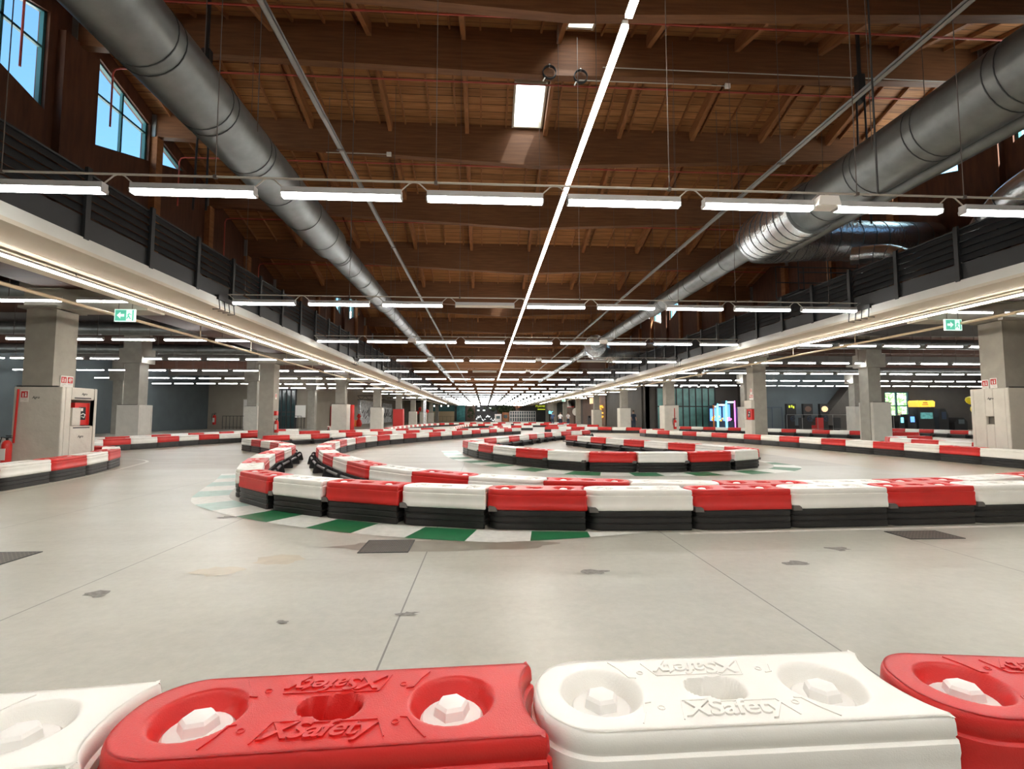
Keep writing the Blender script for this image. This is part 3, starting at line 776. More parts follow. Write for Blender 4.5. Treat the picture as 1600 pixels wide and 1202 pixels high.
def bolt_mesh(hi):
    m = MB(); n = 28 if hi else 12
    m.lathe([(.083, -.054), (.085, -.048), (.078, -.041), (.052, -.036)], n, (0, 0, HT))
    m.lathe([(.050, -.036), (.046, -.014), (.038, -.006), (.018, -.001), (.002, 0)], 6, (0, 0, HT), phase=.2)
    return m.mesh('bolt', M['bolt'], smooth=True, sharp=25)
MESH = dict()
for c in ('red', 'white'):
    MESH['cap_hi_'+c] = cap_mesh('cap', 200, 64, M[c], 2)
    MESH['cap_mid_'+c] = cap_mesh('cap', 44, 18, M[c], 1)
    MESH['cap_lo_'+c] = cap_mesh('cap', 6, 6, M[c], 0)
MESH['base'] = base_mesh('base', M['black']); MESH['base_lo'] = base_mesh('base', M['black'], True)
MESH['bolt_hi'] = bolt_mesh(True); MESH['bolt'] = bolt_mesh(False)
def rail_mesh(sgn):
    m = MB(); m.tube([(-.02, sgn*.29, .165), (PIT+.02, sgn*.29, .165)], .026, 10); return m.mesh('rail', M['rail'], smooth=True)
def bracket_mesh(sgn):
    m = MB()
    for x in (-.03, .03):
        p = [(sgn*.155, .01), (sgn*.37, .01), (sgn*.375, .03), (sgn*.335, .19), (sgn*.31, .225), (sgn*.275, .235), (sgn*.24, .22), (sgn*.16, .12)]
        if sgn < 0: p = p[::-1]
        m.prism(p, 0, x-.006, x+.006)
    m.box(-.05, .05, min(sgn*.18, sgn*.37), max(sgn*.18, sgn*.37), .004, .016)
    m.tube([(-.045, sgn*.29, .165), (.045, sgn*.29, .165)], .04, 12)
    return m.mesh('bracket', M['blackmetal'], smooth=True)
def block_mesh():
    m = MB(); m.prism([(.02, .192), (.115, .192), (.105, .228), (.085, .244), (.02, .244)], 1, -HW-.019, HW+.019); return m.mesh('joint_block', M.setdefault('jointgrey', mat('joint_grey', (.13, .12, .11), .5)))
for s in (-1, 1): MESH['rail%d' % s] = rail_mesh(s); MESH['bracket%d' % s] = bracket_mesh(s)
MESH['block'] = block_mesh()
def lettering(mt):
    me = text_mesh('lettering', 'XSafety', .090, .0026, .28, .0013, .94)
    me.transform(Matrix.Translation((0, 0, HT+.0026))); me.materials.clear(); me.materials.append(mt)
    f = MB()
    for a, sg in ((0, 1), (1, -1)):
        def P(x, y): return (.51+sg*(x), sg*(-.100+y), HT+.0012)
        # frame line over and round the lettering, plus ring and stroke marks either side
        f.bar(P(-.145, -.042), P(-.120, .040), .003, .003); f.bar(P(-.120, .040), P(-.055, .040), .004, .003)
        f.bar(P(-.055, .040), P(-.045, .030), .004, .003); f.bar(P(-.045, .030), P(.140, .030), .004, .003); f.bar(P(.140, .030), P(.165, -.042), .003, .003)
        for s2 in (-1, 1):
            c = P(s2*.185, .012); f.tube([(c[0]+.009*math.cos(q), c[1]+.009*math.sin(q), HT+.001) for q in [k*.524 for k in range(13)]], .0018, 5)
            p0 = P(s2*.225, .035) if sg*s2 < 0 else P(s2*.215, .03); p1 = P(s2*.265, -.055) if s2 > 0 else P(-.255, -.05)
            mid = ((p0[0]+p1[0])/2-.004*s2*sg, (p0[1]+p1[1])/2, p0[2])
            f.bar(p0, mid, .0045, .0035); f.bar(mid, p1, .0035, .003); q0 = (p0[0]+.02*s2*-sg, p0[1]+.004*sg, p0[2]); f.bar(p0, q0, .004, .003)
    fm = f.mesh('marks', mt)
    return me, fm
LET = {c: lettering(M[c]) for c in ('red', 'white')}
COUNT = [0]
def module(p, q, color, lod, rail, label, group, bracket=True, blk=False):
    d = math.hypot(q[0]-p[0], q[1]-p[1]); ang = math.atan2(q[1]-p[1], q[0]-p[0])
    t = thing('kart_barrier', label, 'kart barrier', (p[0], p[1], 0), ang, group)
    t.scale = (max(.9, min(1.12, d/PIT)), 1, 1)
    cp = link('cap', MESH['cap_%s_%s' % (lod, color)], t); link('base', MESH['base_lo' if lod == 'lo' else 'base'], t)
    if lod != 'lo':
        for x in (.185, .835):
            o = link('bolt', MESH['bolt_hi' if lod == 'hi' else 'bolt'], t); o.location = (x, 0, 0)
    if lod == 'hi':
        for a, yy in ((0, -.104), (math.pi, .104)):
            o = link('lettering', LET[color][0], cp); o.location = (.51, yy, 0); o.rotation_euler = (0, 0, a)
        link('marks', LET[color][1], cp, kind='stuff')
    if rail:
        rl = link('rail', MESH['rail%d' % rail], t); link('bracket', MESH['bracket%d' % rail], rl)
    if blk: link('joint_block', MESH['block'], t)
    COUNT[0] += 1
    return t
def resample(pts, pitch=PIT):
    """Catmull-Rom through pts, then chord steps of one module"""
    P = [Vector((p[0], p[1])) for p in pts]; P = [2*P[0]-P[1]]+P+[2*P[-1]-P[-2]]; fine = []
    for i in range(1, len(P)-2):
        for k in range(40):
            t = k/40; a, b, c, d = P[i-1:i+3]
            fine.append(.5*((2*b)+(c-a)*t+(2*a-5*b+4*c-d)*t*t+(3*b-a-3*c+d)*t**3))
    fine.append(P[-2]); out = [fine[0]]
    for p in fine:
        if (p-out[-1]).length >= pitch: out.append(out[-1]+(p-out[-1]).normalized()*pitch)
    return [(v.x, v.y) for v in out]
def chain(nodes, first, lod, rail, where, end, group=None, blk=False, skip=()):
    """one barrier per pair of nodes; colours alternate"""
    for i, (p, q) in enumerate(zip(nodes, nodes[1:])):
        if i in skip: continue
        col = ('red', 'white')[(i+(first == 'white')) % 2]
        lab = '%s barrier block, %s from %s, %s' % (col, nth(i+1), end, where)
        l = lod(i) if callable(lod) else lod
        module(p, q, col, l, rail, lab, group or 'barrier blocks of '+where, blk=blk)

# A: the row right below the camera
A = [(-3.10, 1.14), (-2.01, 1.26), (-.935, 1.365), (.147, 1.41), (1.225, 1.425), (2.28, 1.28)]
AL = ['white barrier block, leftmost in the nearest row below the camera', 'white barrier block cut by the bottom left corner of the view',
      'big red barrier block with two white bolts, bottom left of centre', 'big white barrier block with two white bolts, bottom right of centre',
      'red barrier block at the bottom right corner of the view']
cols = ['red', 'white', 'red', 'white', 'red']
for i, (p, q) in enumerate(zip(A, A[1:])):
    if i == 0: continue
    module(p, q, cols[i], 'hi', -1, AL[i], 'barrier blocks right below the camera')
# F: front row of the hairpin
F = [(-3.42, 7.35), (-2.68, 6.62), (-1.87, 6.13), (-.90, 5.70), (.05, 5.42), (1.09, 5.29), (2.2, 5.25), (3.29, 5.28), (4.42, 5.33), (5.50, 5.39), (6.57, 5.45), (7.64, 5.51), (8.7, 5.6)]
chain(F, 'red', 'mid', 1, 'front row behind the green kerb', 'the left', blk=True)
FT = resample([(-3.50, 7.50), (-3.88, 8.4), (-4.2, 9.3), (-4.55, 10.4), (-4.8, 11.5), (-5.05, 12.6), (-5.4, 13.8), (-5.95, 14.8), (-6.7, 15.8), (-7.5, 16.8), (-8.2, 17.6), (-9.0, 18.5)])
chain(FT, 'white', 'mid', -1, 'curved run behind front left corner', 'near end')
# G: second row, seen from its railed side
G0 = [(8.15, 6.50), (7.05, 6.15), (5.90, 5.82), (4.86, 5.68), (3.82, 5.63), (2.78, 5.68), (1.76, 5.85), (.77, 6.10), (-.12, 6.56), (-.92, 7.16)]
chain(G0, 'red', 'mid', 1, 'second row behind the front row', 'the right')
G1 = resample([(-.92, 7.16), (-1.62, 7.85), (-2.22, 8.75), (-2.78, 9.75), (-3.35, 10.85), (-3.8, 11.95), (-4.2, 13.0), (-4.5, 14.2), (-4.75, 15.6), (-4.85, 17.0), (-4.80, 18.3), (-4.6, 19.6),
               (-4.15, 21.1), (-3.45, 22.7), (-2.6, 24.4), (-1.6, 26.3), (-.6, 28.2), (.35, 30.0), (1.2, 31.6), (2.0, 32.8), (2.8, 33.6)])
chain(G1, 'white', lambda i: 'mid' if i < 16 else 'lo', 1, 'long left bend after the second row', 'near end')
# H: island hairpin in the middle
H0 = [(6.4, 11.27), (5.55, 10.8), (4.45, 10.52), (3.32, 10.5), (2.32, 10.68), (1.57, 11.28), (.93, 12.15), (.4, 13.15), (0, 14.05), (-.33, 15.1), (-.52, 16.0)]
chain(H0, 'white', 'mid', -1, 'front of the middle island', 'the right', blk=True)
H1 = resample([(6.48, 11.35), (6.5, 12.2), (6.2, 13.1), (5.85, 14.0), (5.45, 14.95), (5.05, 16), (4.65, 17.1), (4.25, 18.3), (3.85, 19.6), (3.45, 21.0)])
chain(H1, 'red', 'mid', 1, 'right back side of middle island', 'near end')
H2 = resample([(-.52, 16.1), (-.2, 17.05), (.3, 18.1), (.85, 19.1), (1.35, 20.1), (1.9, 21.2), (2.4, 22.3), (2.9, 23.3), (3.5, 24.3), (4.25, 25.3), (5.2, 26.3), (5.9, 27.4), (5.6, 28.5), (4.7, 29.1), (3.8, 30)])
chain(H2, 'white', 'lo', -1, 'left back side of middle island', 'near end')
# R1: right boundary
R1 = resample([(12.60, 8.26), (12.55, 9.5), (12.52, 10.8), (12.5, 12.2), (12.45, 13.6), (12.36, 15), (12.25, 16.4), (12.12, 17.8), (11.95, 19.2), (11.75, 20.6), (11.45, 22), (11.1, 23.4),
               (10.75, 24.6), (10.4, 25.8), (10.05, 27), (9.7, 28.1), (9.6, 29.1), (10.2, 29.9), (11.2, 30.4), (12.2, 30.8)])
chain(R1, 'white', lambda i: 'mid' if i < 8 else 'lo', -1, 'right hand boundary of the track', 'near end')
R2 = resample([(15.2, 8.6), (15.1, 10.2), (15.0, 12), (14.9, 14), (14.95, 16), (15.2, 17.3), (16.0, 18.2), (17.1, 18.6), (18.1, 18.3)])
chain(R2, 'red', 'lo', -1, 'short run beyond the right boundary', 'near end')
R3 = resample([(26.9, 22.1), (26.8, 24.5), (26.85, 27), (27.0, 29), (27.1, 31.6), (27.2, 33.5)])
chain(R3, 'white', 'lo', 1, 'run in front of the arcade', 'near end')
R5 = resample([(21.2, 22.6), (20.5, 24.8), (19.7, 26.8), (18.7, 30.3), (17.7, 33.2), (15.9, 36.8), (14.6, 39)])
chain(R5, 'red', 'lo', 1, 'straight run before right cross wall', 'near end')
# L1: left boundary
L1 = resample([(-7.55, 4.0), (-7.72, 5.2), (-7.82, 6.3), (-7.85, 7.4), (-7.92, 8.4), (-8.05, 9.4), (-8.25, 10.4), (-8.6, 11.4), (-9.0, 12.3), (-9.55, 13.1), (-10.4, 13.55), (-11.4, 13.5), (-12.3, 13.2)])
chain(L1, 'white', 'mid', 0, 'left hand boundary of the track', 'near end')
L2 = resample([(-13.6, 15.2), (-13.1, 17), (-12.9, 18.3), (-12.6, 19.5), (-12.4, 21), (-12.1, 22.2), (-11.5, 23.4), (-10.9, 24.3)])
chain(L2, 'red', 'lo', 1, 'left run behind the padded pillar', 'near end')
L3 = resample([(-14.9, 16.0), (-14.6, 18), (-14.3, 20), (-14.0, 22.4), (-13.7, 25), (-13.2, 27.5), (-12.6, 30), (-11.8, 32)])
chain(L3, 'white', 'lo', 0, 'outer left run before grey wall', 'near end')
# M, N: rows behind the second left pillar
MM = resample([(-8.9, 20.2), (-8.2, 21.4), (-7.5, 22.5), (-6.9, 23.8), (-6.0, 25.2), (-5.0, 26.8), (-3.9, 28.3), (-2.7, 29.8), (-1.5, 31.3), (-.3, 32.6), (.9, 34.0), (1.9, 35.4)])
chain(MM, 'red', 'lo', -1, 'long run behind the left bend', 'the left')
NN = resample([(-10.9, 26.2), (-9.6, 27), (-8.4, 28), (-7.3, 29.3), (-6.3, 30.8), (-5.2, 32.2), (-4.1, 33.4), (-3.2, 34.2)])
chain(NN, 'white', 'lo', 0, 'third run behind the left bend', 'the left')
PP = resample([(-6.7, 33.6), (-6.9, 38), (-6.9, 43), (-6.7, 48), (-6.2, 53), (-5.4, 57)])
chain(PP, 'red', 'lo', 0, 'straight run along far left pillars', 'near end')
QQ = resample([(-2.35, 35.2), (-2.3, 38), (-2.2, 42), (-2.0, 46), (-1.6, 49.5), (-.3, 51.5), (1.5, 52.6), (3.4, 53)])
chain(QQ, 'white', 'lo', 0, 'far run left of hall centre', 'near end')
S1 = resample([(.5, 38), (.8, 39.8), (1.6, 41.3), (2.8, 42.1), (4, 42.3), (5.2, 42)])
chain(S1, 'red', 'lo', 0, 'small far hairpin at hall centre', 'the left')
S2 = resample([(4.7, 37.6), (5.7, 37.4), (6.8, 36.8), (8, 36), (9.2, 35.2), (10.4, 34.4), (11.6, 33.6)])
chain(S2, 'red', 'lo', 1, 'run before the far right pillars', 'the left')
# everything beyond that merges: one object
fb = MB(); far = resample([(-5.4, 58.2), (-4, 61), (-1.5, 64), (2, 65.5), (7, 66), (12, 65)])+[None]+resample([(3.4, 54.4), (6, 55.5), (8.5, 55), (10, 52)])+[None]+resample([(-11, 36), (-12.5, 40), (-13, 44)])+[None]+resample([(6, 46), (8.5, 47), (11, 46)])
for i, (p, q) in enumerate(zip(far, far[1:])):
    if p is None or q is None: continue
    fb.bar((*p, .31), (*q, .31), .36, .21, i % 2); fb.bar((*p, .105), (*q, .105), .35, .205, 2)
tag(fb.build('distant_kart_barriers', [M['red'], M['white'], M['black']], kind='stuff'), 'distant red and white barrier rows near the end of the track', 'kart barrier')
print('modules', COUNT[0])

# ------------------------------------------------------------------ paint on the floor
def offset(nodes, d):
    P = [Vector(p) for p in nodes]; out = []
    for i in range(len(P)):
        t = (P[min(i+1, len(P)-1)]-P[max(i-1, 0)]).normalized(); out.append(P[i]+Vector((t.y, -t.x))*d)
    return out
def kerb(nodes, side, w0, w1, name, label, step=.58, first=0, shear=.0, faded=None, mats=None, tail=.85):
    fine = [Vector(p) for p in resample(nodes, .145)]
    inn = offset(fine, side*w0); 
    n = len(fine); m = MB(); out = []
    for i in range(n):
        s = i*.145; tp = min(1, (n-1-i)*.145/1.6)      # tapers out at the far end
        w = w0+(w1-w0)*max(.03, tp); out.append(offset(fine, side*w)[i])
    k = round(step/.145); sh = round(shear/.145)
    for i in range(n-1):
        j = min(n-1, i+1); se = (n-1-i)*.145-tail; c = 0 if se < 0 else (1+int(se/step)) % 2
        ii, jj = max(0, min(n-1, i+sh)), max(0, min(n-1, j+sh))
        mi = c if not (faded and i*.145 < faded and c == 1) else 2
        z = .004
        m.add([(inn[ii].x, inn[ii].y, z), (inn[jj].x, inn[jj].y, z), (out[j].x, out[j].y, z), (out[i].x, out[i].y, z)], [(0, 1, 2, 3)], mi)
    o = m.build(name, mats or [M['paintw'], M['green'], M['teal']]); tag(o, label, 'kerb'); return o
kerb([(-5.0, 10.7), (-4.55, 9.6), (-4.2, 8.6), (-3.75, 7.5), (-3.15, 6.85), (-2.5, 6.35), (-1.8, 5.92), (-.9, 5.5), (.05, 5.22), (1.0, 5.09), (1.9, 5.05)], 1, .02, .50, 'track_kerb',
     'green and white painted kerb curving round the front left corner', first=0, faded=4.7)
kerb([(-.9, 17.2), (-.72, 16.2), (-.6, 15.2), (-.3, 14.0), (.15, 13.0), (.7, 12.0), (1.45, 11.05), (2.3, 10.45), (3.32, 10.28), (4.45, 10.28), (5.6, 10.5), (6.6, 11.0), (7.2, 12.0), (7.3, 13.2)], 1, .05, .62, 'track_kerb',
     'green and white painted kerb round the middle island', first=1, faded=2.4)
def line(pts, w, label):
    m = MB(); f = [Vector(p) for p in resample(pts, .4)]; a = offset(f, -w/2); b = offset(f, w/2)
    for i in range(len(f)-1): m.add([(a[i].x, a[i].y, .005), (a[i+1].x, a[i+1].y, .005), (b[i+1].x, b[i+1].y, .005), (b[i].x, b[i].y, .005)], [(0, 1, 2, 3)])
    tag(m.build('track_line', M['line']), label, 'painted line')
line([(2.0, 4.93), (3.3, 4.98), (4.4, 5.02), (5.5, 5.06), (7.6, 5.2)], .075, 'thin white line before the front barrier row on the right')
line([(-7.3, 4.0), (-7.5, 6.3), (-7.5, 7.4), (-7.6, 8.4), (-7.75, 9.4), (-7.95, 10.4), (-8.25, 11.5), (-8.6, 12.6), (-9.0, 13.6), (-9.9, 14.3), (-11, 14.3)], .07, 'thin white line along the left boundary barriers')
line([(12.2, 8.6), (12.15, 10.4), (12.12, 12), (12.05, 13.8), (11.9, 15.6), (11.7, 17.5), (11.4, 19.5), (11.0, 21.5)], .05, 'thin white line along the right boundary barriers')
line([(-3.05, 10.6), (-3.5, 11.7), (-3.9, 13.0), (-4.2, 14.3), (-4.4, 15.8), (-4.5, 17.2), (-4.4, 18.5)], .06, 'thin white line inside the long left bend')
def drain(x0, x1, y0, y1, label):
    t = thing('floor_drain', label, 'floor drain', ((x0+x1)/2, (y0+y1)/2, 0), 0)
    a, b_ = (x1-x0)/2, (y1-y0)/2
    m = MB(); m.box(-a, a, -b_, b_, .001, .005); m.build('cover', M['grate'], t)
    m = MB()
    for p in ((-a, a, -b_-.012, -b_), (-a, a, b_, b_+.012), (-a-.012, -a, -b_-.012, b_+.012), (a, a+.012, -b_-.012, b_+.012)): m.box(*p, .001, .006)
    m.build('rim', M['ductdark'], t)
drain(-1.10, -.68, 4.42, 4.83, 'square metal drain cover near the front green kerb'); drain(-4.40, -3.92, 4.18, 4.60, 'square metal drain cover at the left of the near floor')
drain(4.18, 4.72, 4.60, 4.90, 'square metal drain cover at the right before the front barriers')
for cx, cy, rx, ry, col, lab in ((-2.05, 3.97, .20, .12, 'ochre_stain', 'left'), (-1.72, 4.25, .22, .14, 'ochre_stain', 'right')):
    m = MB(); n = 18; v = [(cx+rx*(.7+.5*random.random())*math.cos(2*math.pi*k/n), cy+ry*(.7+.5*random.random())*math.sin(2*math.pi*k/n), .0025) for k in range(n)]; m.add(v, [tuple(range(n))])
    tag(m.build('floor_stain', M.setdefault(col, mat(col, (.40, .345, .245), .3, noise=.1, nscale=8))), 'pale ochre stain on the near floor, %s one of two' % lab, 'stain')
m = MB(); n = 26; v = [(-.35+1.05*(.85+.25*random.random())*math.cos(2*math.pi*k/n), 4.62+.20*(.8+.3*random.random())*math.sin(2*math.pi*k/n), .0016) for k in range(n)]; m.add(v, [tuple(range(n))])
tag(m.build('floor_stain', M.setdefault('brown_stain', mat('brown_stain', (.235, .215, .17), .3, noise=.15, nscale=6))), 'long brown stain round the drain near the green kerb', 'stain')
# small flaked patches in the floor coating
spots = [(200, 926, .13), (445, 969, .05), (624, 960, .07), (970, 904, .10), (1312, 892, .09), (318, 826, .08)]
for i, (cx, cy, r) in enumerate([(-2.62, 3.53, .15), (-1.17, 2.98, .05), (-.46, 3.06, .07), (.87, 3.78, .12), (2.58, 3.90, .13), (-3.05, 6.05, .12), (3.20, 4.30, .12)]):
    m = MB(); n = 14; rr = [r*(.45+.75*random.random()) for _ in range(n)]
    v = [(cx+rr[k]*math.cos(2*math.pi*k/n), cy+.55*rr[k]*math.sin(2*math.pi*k/n), .003) for k in range(n)]; m.add(v, [tuple(range(n))])
    tag(m.build('flaked_patch', M['flake'] if 'flake' in M else M.setdefault('flake', mat('flaked_concrete', (.20, .19, .17), .6, noise=.3, nscale=30))),
        'small dark flaked patch in the near floor, %s' % ['far left', 'left of the joint', 'on the joint left of centre', 'right of centre', 'at the right', 'by the front left kerb', 'right beside the white line'][i], 'floor mark')

# ------------------------------------------------------------------ air ducts
def duct(name, label, cx, cz, segs, mt, n=28, seam=1.25, loc_y=0, hang=True):
    """segs: (y0, y1, r) round duct lengths along the hall"""
    t = thing(name, label, 'air duct', (cx, 0, cz), 0)
    m = MB(); pts = []; rs = []
    for y0, y1, r in segs: pts += [(0, y0, 0), (0, y1, 0)]; rs += [r, r]
    m.tube(pts, rs, n); m.build('duct_body', mt, t, smooth=True, sharp=60)
    s = MB()
    for y0, y1, r in segs:
        y = y0+.4
        while y < min(y1, 45):
            for dy in ((0, .16) if int(y*7) % 3 == 0 else (0,)):
                s.tube([(0, y+dy-.006, 0), (0, y+dy+.006, 0)], r+.007, n)
            y += seam
    s.build('joint_rings', M['ductdark'], t, smooth=True, sharp=60, kind='stuff')
    if hang:
        for k in range(8):
            y = 1.9+5.725*k; h = MB(); r = [q for q in segs if q[0] <= y] [-1][2]; top = roofz(y)-cz-.5
            h.tube([(-r-.0, y, 0), (-r, y, top)], .008, 4); h.tube([(r, y, 0), (r, y, top)], .008, 4); h.build('hanger_rod', M['wire'], t)
    return t
duct('air_duct', 'long round galvanised air duct running down the left of the roof', -4.05, 5.72, [(-6, 12.6, .43), (12.9, 19.6, .34), (20, 32, .27), (32.5, 62, .2)], M['duct'])
duct('air_duct', 'long round galvanised air duct running down the right of the roof', 7.1, 5.75, [(-6, 9.9, .50), (10.6, 20, .31), (20.5, 34, .26), (34.5, 62, .2)], M['duct'])
# parallel grey run just outside the right duct
m = MB(); m.tube([(8.15, -4, 5.72), (8.15, 12.2, 5.72)], .16, 14); tag(m.build('side_duct', M['duct'], smooth=True), 'thin dark duct running close behind the right air duct', 'air duct')
def ribbed(name, label, path, r, ribs, mt, dark=True):
    t = thing(name, label, 'air duct', (0, 0, 0), 0); P = [Vector(p) for p in path]; fine = []
    Q = [2*P[0]-P[1]]+P+[2*P[-1]-P[-2]]
    for i in range(1, len(Q)-2):
        for k in range(14):
            u = k/14; a, b, c, d = Q[i-1:i+3]; fine.append(.5*((2*b)+(c-a)*u+(2*a-5*b+4*c-d)*u*u+(3*b-a-3*c+d)*u**3))
    fine.append(P[-1]); m = MB(); m.tube(fine, [r*(1+(.012 if i % 2 else 0)) for i in range(len(fine))] if ribs else r, 28); m.build('duct_body', mt, t, smooth=True, sharp=70)
    s = MB()
    for i in range(3, len(fine)-1, 5 if not ribs else 3):
        d = (fine[i+1]-fine[i]).normalized(); s.tube([fine[i]-d*.006, fine[i]+d*.006], r*1.02, 28)
    s.build('joint_rings', M['ductdark'], t, smooth=True, kind='stuff')
    return t
ribbed('branch_duct', 'wide ribbed duct elbow turning right over the right gallery', [(7.1, 9.9, 5.75), (7.12, 11.0, 5.78), (7.35, 12.3, 5.95), (8.2, 13.2, 6.2), (9.6, 13.35, 6.35), (11.2, 13.35, 6.35), (13.2, 13.35, 6.35)], .58, True, M['foil'])
ribbed('branch_duct', 'small curved duct dropping behind the right gallery parapet', [(10.4, 12.9, 5.75), (11.0, 12.3, 5.6), (11.2, 11.8, 5.1), (11.2, 11.6, 4.3)], .26, False, M['foil'])
ribbed('branch_duct', 'shiny silver duct lying behind the parapet at the right edge', [(10.15, 2.0, 5.75), (10.15, 5.0, 5.7), (10.2, 8.0, 5.55), (10.35, 9.2, 5.0), (10.4, 9.4, 4.35)], .34, False, M['foil'])
ribbed('branch_duct', 'bluish wide duct crossing over the right gallery further back', [(7.1, 30.5, 5.75), (7.6, 32.2, 5.7), (8.6, 32.8, 5.6), (10.5, 32.8, 5.6), (13.2, 32.8, 5.6)], .7, True, M['foil'])
# transverse ducts below the aisle roofs
for k, (x0, x1, y, z, lab) in enumerate([(-26.5, -8.9, 13.6, 4.62, 'first round duct crossing the left aisle'), (-26.5, -8.6, 19.6, 4.62, 'second round duct crossing the left aisle'), (-26.5, -8.6, 25.5, 4.62, 'third round duct crossing the left aisle'),
                                         (12.3, 50, 14.2, 4.62, 'first round duct crossing the right aisle'), (12.3, 50, 21.6, 4.6, 'second round duct crossing the right aisle'), (14.3, 50, 30.5, 4.2, 'long pale duct crossing the right aisle low down')]):
    m = MB(); m.tube([(x0, y, z), (x1, y, z)], .24, 18); m.tube([(x0, y, z), (x1, y, z)], .24, 18) if False else None
    t = thing('aisle_duct', lab, 'air duct', (0, 0, 0)); m.build('duct_body', M['duct'], t, smooth=True)
    e = MB(); s = -1 if x0 > 0 else 1; xe = x0 if x0 > 0 else x1
    e.tube([(xe-s*.1, y, z), (xe+s*.15, y, z), (xe+s*.38, y, z-.14), (xe+s*.5, y-.05, z-.3)], [.24, .25, .23, .26], 16); e.build('outlet', M['foil'], t, smooth=True)
# steel beams crossing the aisles (dark bands between the lamps)
for side in (-1, 1):
    for k in range(0, 7):
        y = 8.6+5.725*k; m = MB()
        if side > 0 and y > 42: continue
        x0, x1 = (-27, -10.5) if side < 0 else (14, 52); m.box(x0, x1, y-.12, y+.12, 4.72, AZ)
        tag(m.build('aisle_beam', M['aisleroof'] if k % 2 else M['upper']), 'dark roof beam across the %s aisle, %s from the camera' % ('left' if side < 0 else 'right', nth(k+1)), 'beam')

# ------------------------------------------------------------------ small roof fittings
for k, (y, z) in enumerate([(12.75, 10.05), (15.6, 9.2), (18.4, 8.4), (10.3, 10.0), (21.2, 7.6)]):
    m = MB(); zz = roofz(y)-.52; m.tube([(XL+.4, y, zz), (XR-.5, y, zz)], .022, 8); m.tube([(XL+.4, y, zz), (XL+.25, y, zz-.03), (XL+.2, y, zz-.15), (XL+.2, y, zz-1.6)], .022, 8)
    tag(m.build('sprinkler_pipe', M['pipered'], smooth=True), 'red sprinkler pipe crossing under the planks, %s bay' % ['nearest full', 'second', 'third', 'skylight', 'fourth'][k], 'pipe')
def coil(x, y, z, label):
    t = thing('cable_coil', label, 'cable', (x, y, z), 0); m = MB()
    for q in range(3): m.tube([(.17*math.cos(a), -.02*q, .17*math.sin(a)+.01*q) for a in [i*.35 for i in range(19)]], .011, 5)
    m.build('cable', M['blackmetal'], t, smooth=True); m = MB(); m.tube([(-.12, -.02, -.14), (-.17, -.03, -.24)], .02, 6); m.build('plug', M['signw'], t)
    m = MB(); m.lathe([(.03, 0), (.035, .04), (.01, .08)], 8, (0, 0, .17)); m.build('socket', M['signw'], t)
coil(1.62, Y1-.16, 9.92, 'black cable coil with small light hanging on the ridge beam by the skylight'); coil(2.42, Y1-.16, 9.84, 'black cable coil with white plug right of the skylight')
def jbox(x, y, z, label, run=None, drop=None):
    t = thing('junction_box', label, 'junction box', (x, y, z), 0); m = MB(); m.box(-.07, .07, -.05, .0, -.06, .06); m.build('box', M['signw'], t)
    if run: m = MB(); m.tube([(0, -.02, 0), (run, -.02, 0)], .012, 6); m.build('conduit', M['conduit'], t)
    if drop: m = MB(); m.tube([(0, -.03, -.06), (.01, -.04, drop*.5), (.03, -.25, drop)], .014, 6); m.build('cable', M['blackmetal'], t)
jbox(6.28, Y1-.12, 9.78, 'white junction box right of centre with a black cable hanging down', -3.9, None)
jbox(-2.96, Y1+D-.12, 9.25, 'small white junction box left of centre on the second beam', -1.9, None)
m = MB(); m.tube([(6.3, Y1-.18, 9.7), (6.3, 10, 7.5), (6.28, 7.5, 5.4), (6.26, 5.80, 4.05)], .012, 6) if False else m.tube([(5.05, 5.78, 4.05), (5.05, 5.78, 7.2)], .012, 6)
tag(m.build('hanging_cable', M['blackmetal'], smooth=True), 'black cable dropping to the nearest lamp row right of centre', 'cable')
m = MB(); m.tube([(3.0, Y1-.14, 10.15), (12.8, Y1-.14, 10.15), (12.95, Y1-.14, 10.1), (12.95, Y1-.14, 9.2)], .014, 6); tag(m.build('beam_conduit', M['conduit'], smooth=True), 'long thin grey conduit along the ridge beam on the right', 'conduit')
for x, y, z, lab in ((-6.35, 10.9, 9.1, 'left'), (9.2, 10.9, 9.15, 'right')):
    t = thing('duct_hanger', 'black hanger block with two cables above the %s air duct' % lab, 'hanger', (x, y, z), 0)
    m = MB(); m.box(-.09, .09, -.07, .07, -.1, .45); m.prism([(-.09, -.1), (.09, -.1), (0, -.3)], 1, -.06, .06); m.box(-.03, .03, -.03, .03, .45, roofz(y)-z-.02); m.build('block', M['blackmetal'], t)
    m = MB(); m.tube([(-.1, 0, -.1), (-.16, 0, -3.3)], .022, 6); m.tube([(.1, 0, 0), (.12, 0, -3.3)], .022, 6); m.build('cable', M['blackmetal'], t)
t = thing('batten_light', 'white batten lamp on the beam left of the upper skylight', 'lamp', (1.05, Y1-D+.02, 9.62), 0)
m = MB(); m.box(-.42, .42, .12, .2, -.02, .06); m.build('tray', M['tray'], t); m = MB(); m.tube([(-.4, .16, -.03), (.4, .16, -.03)], .02, 8); m.build('tube', M['signw'], t)
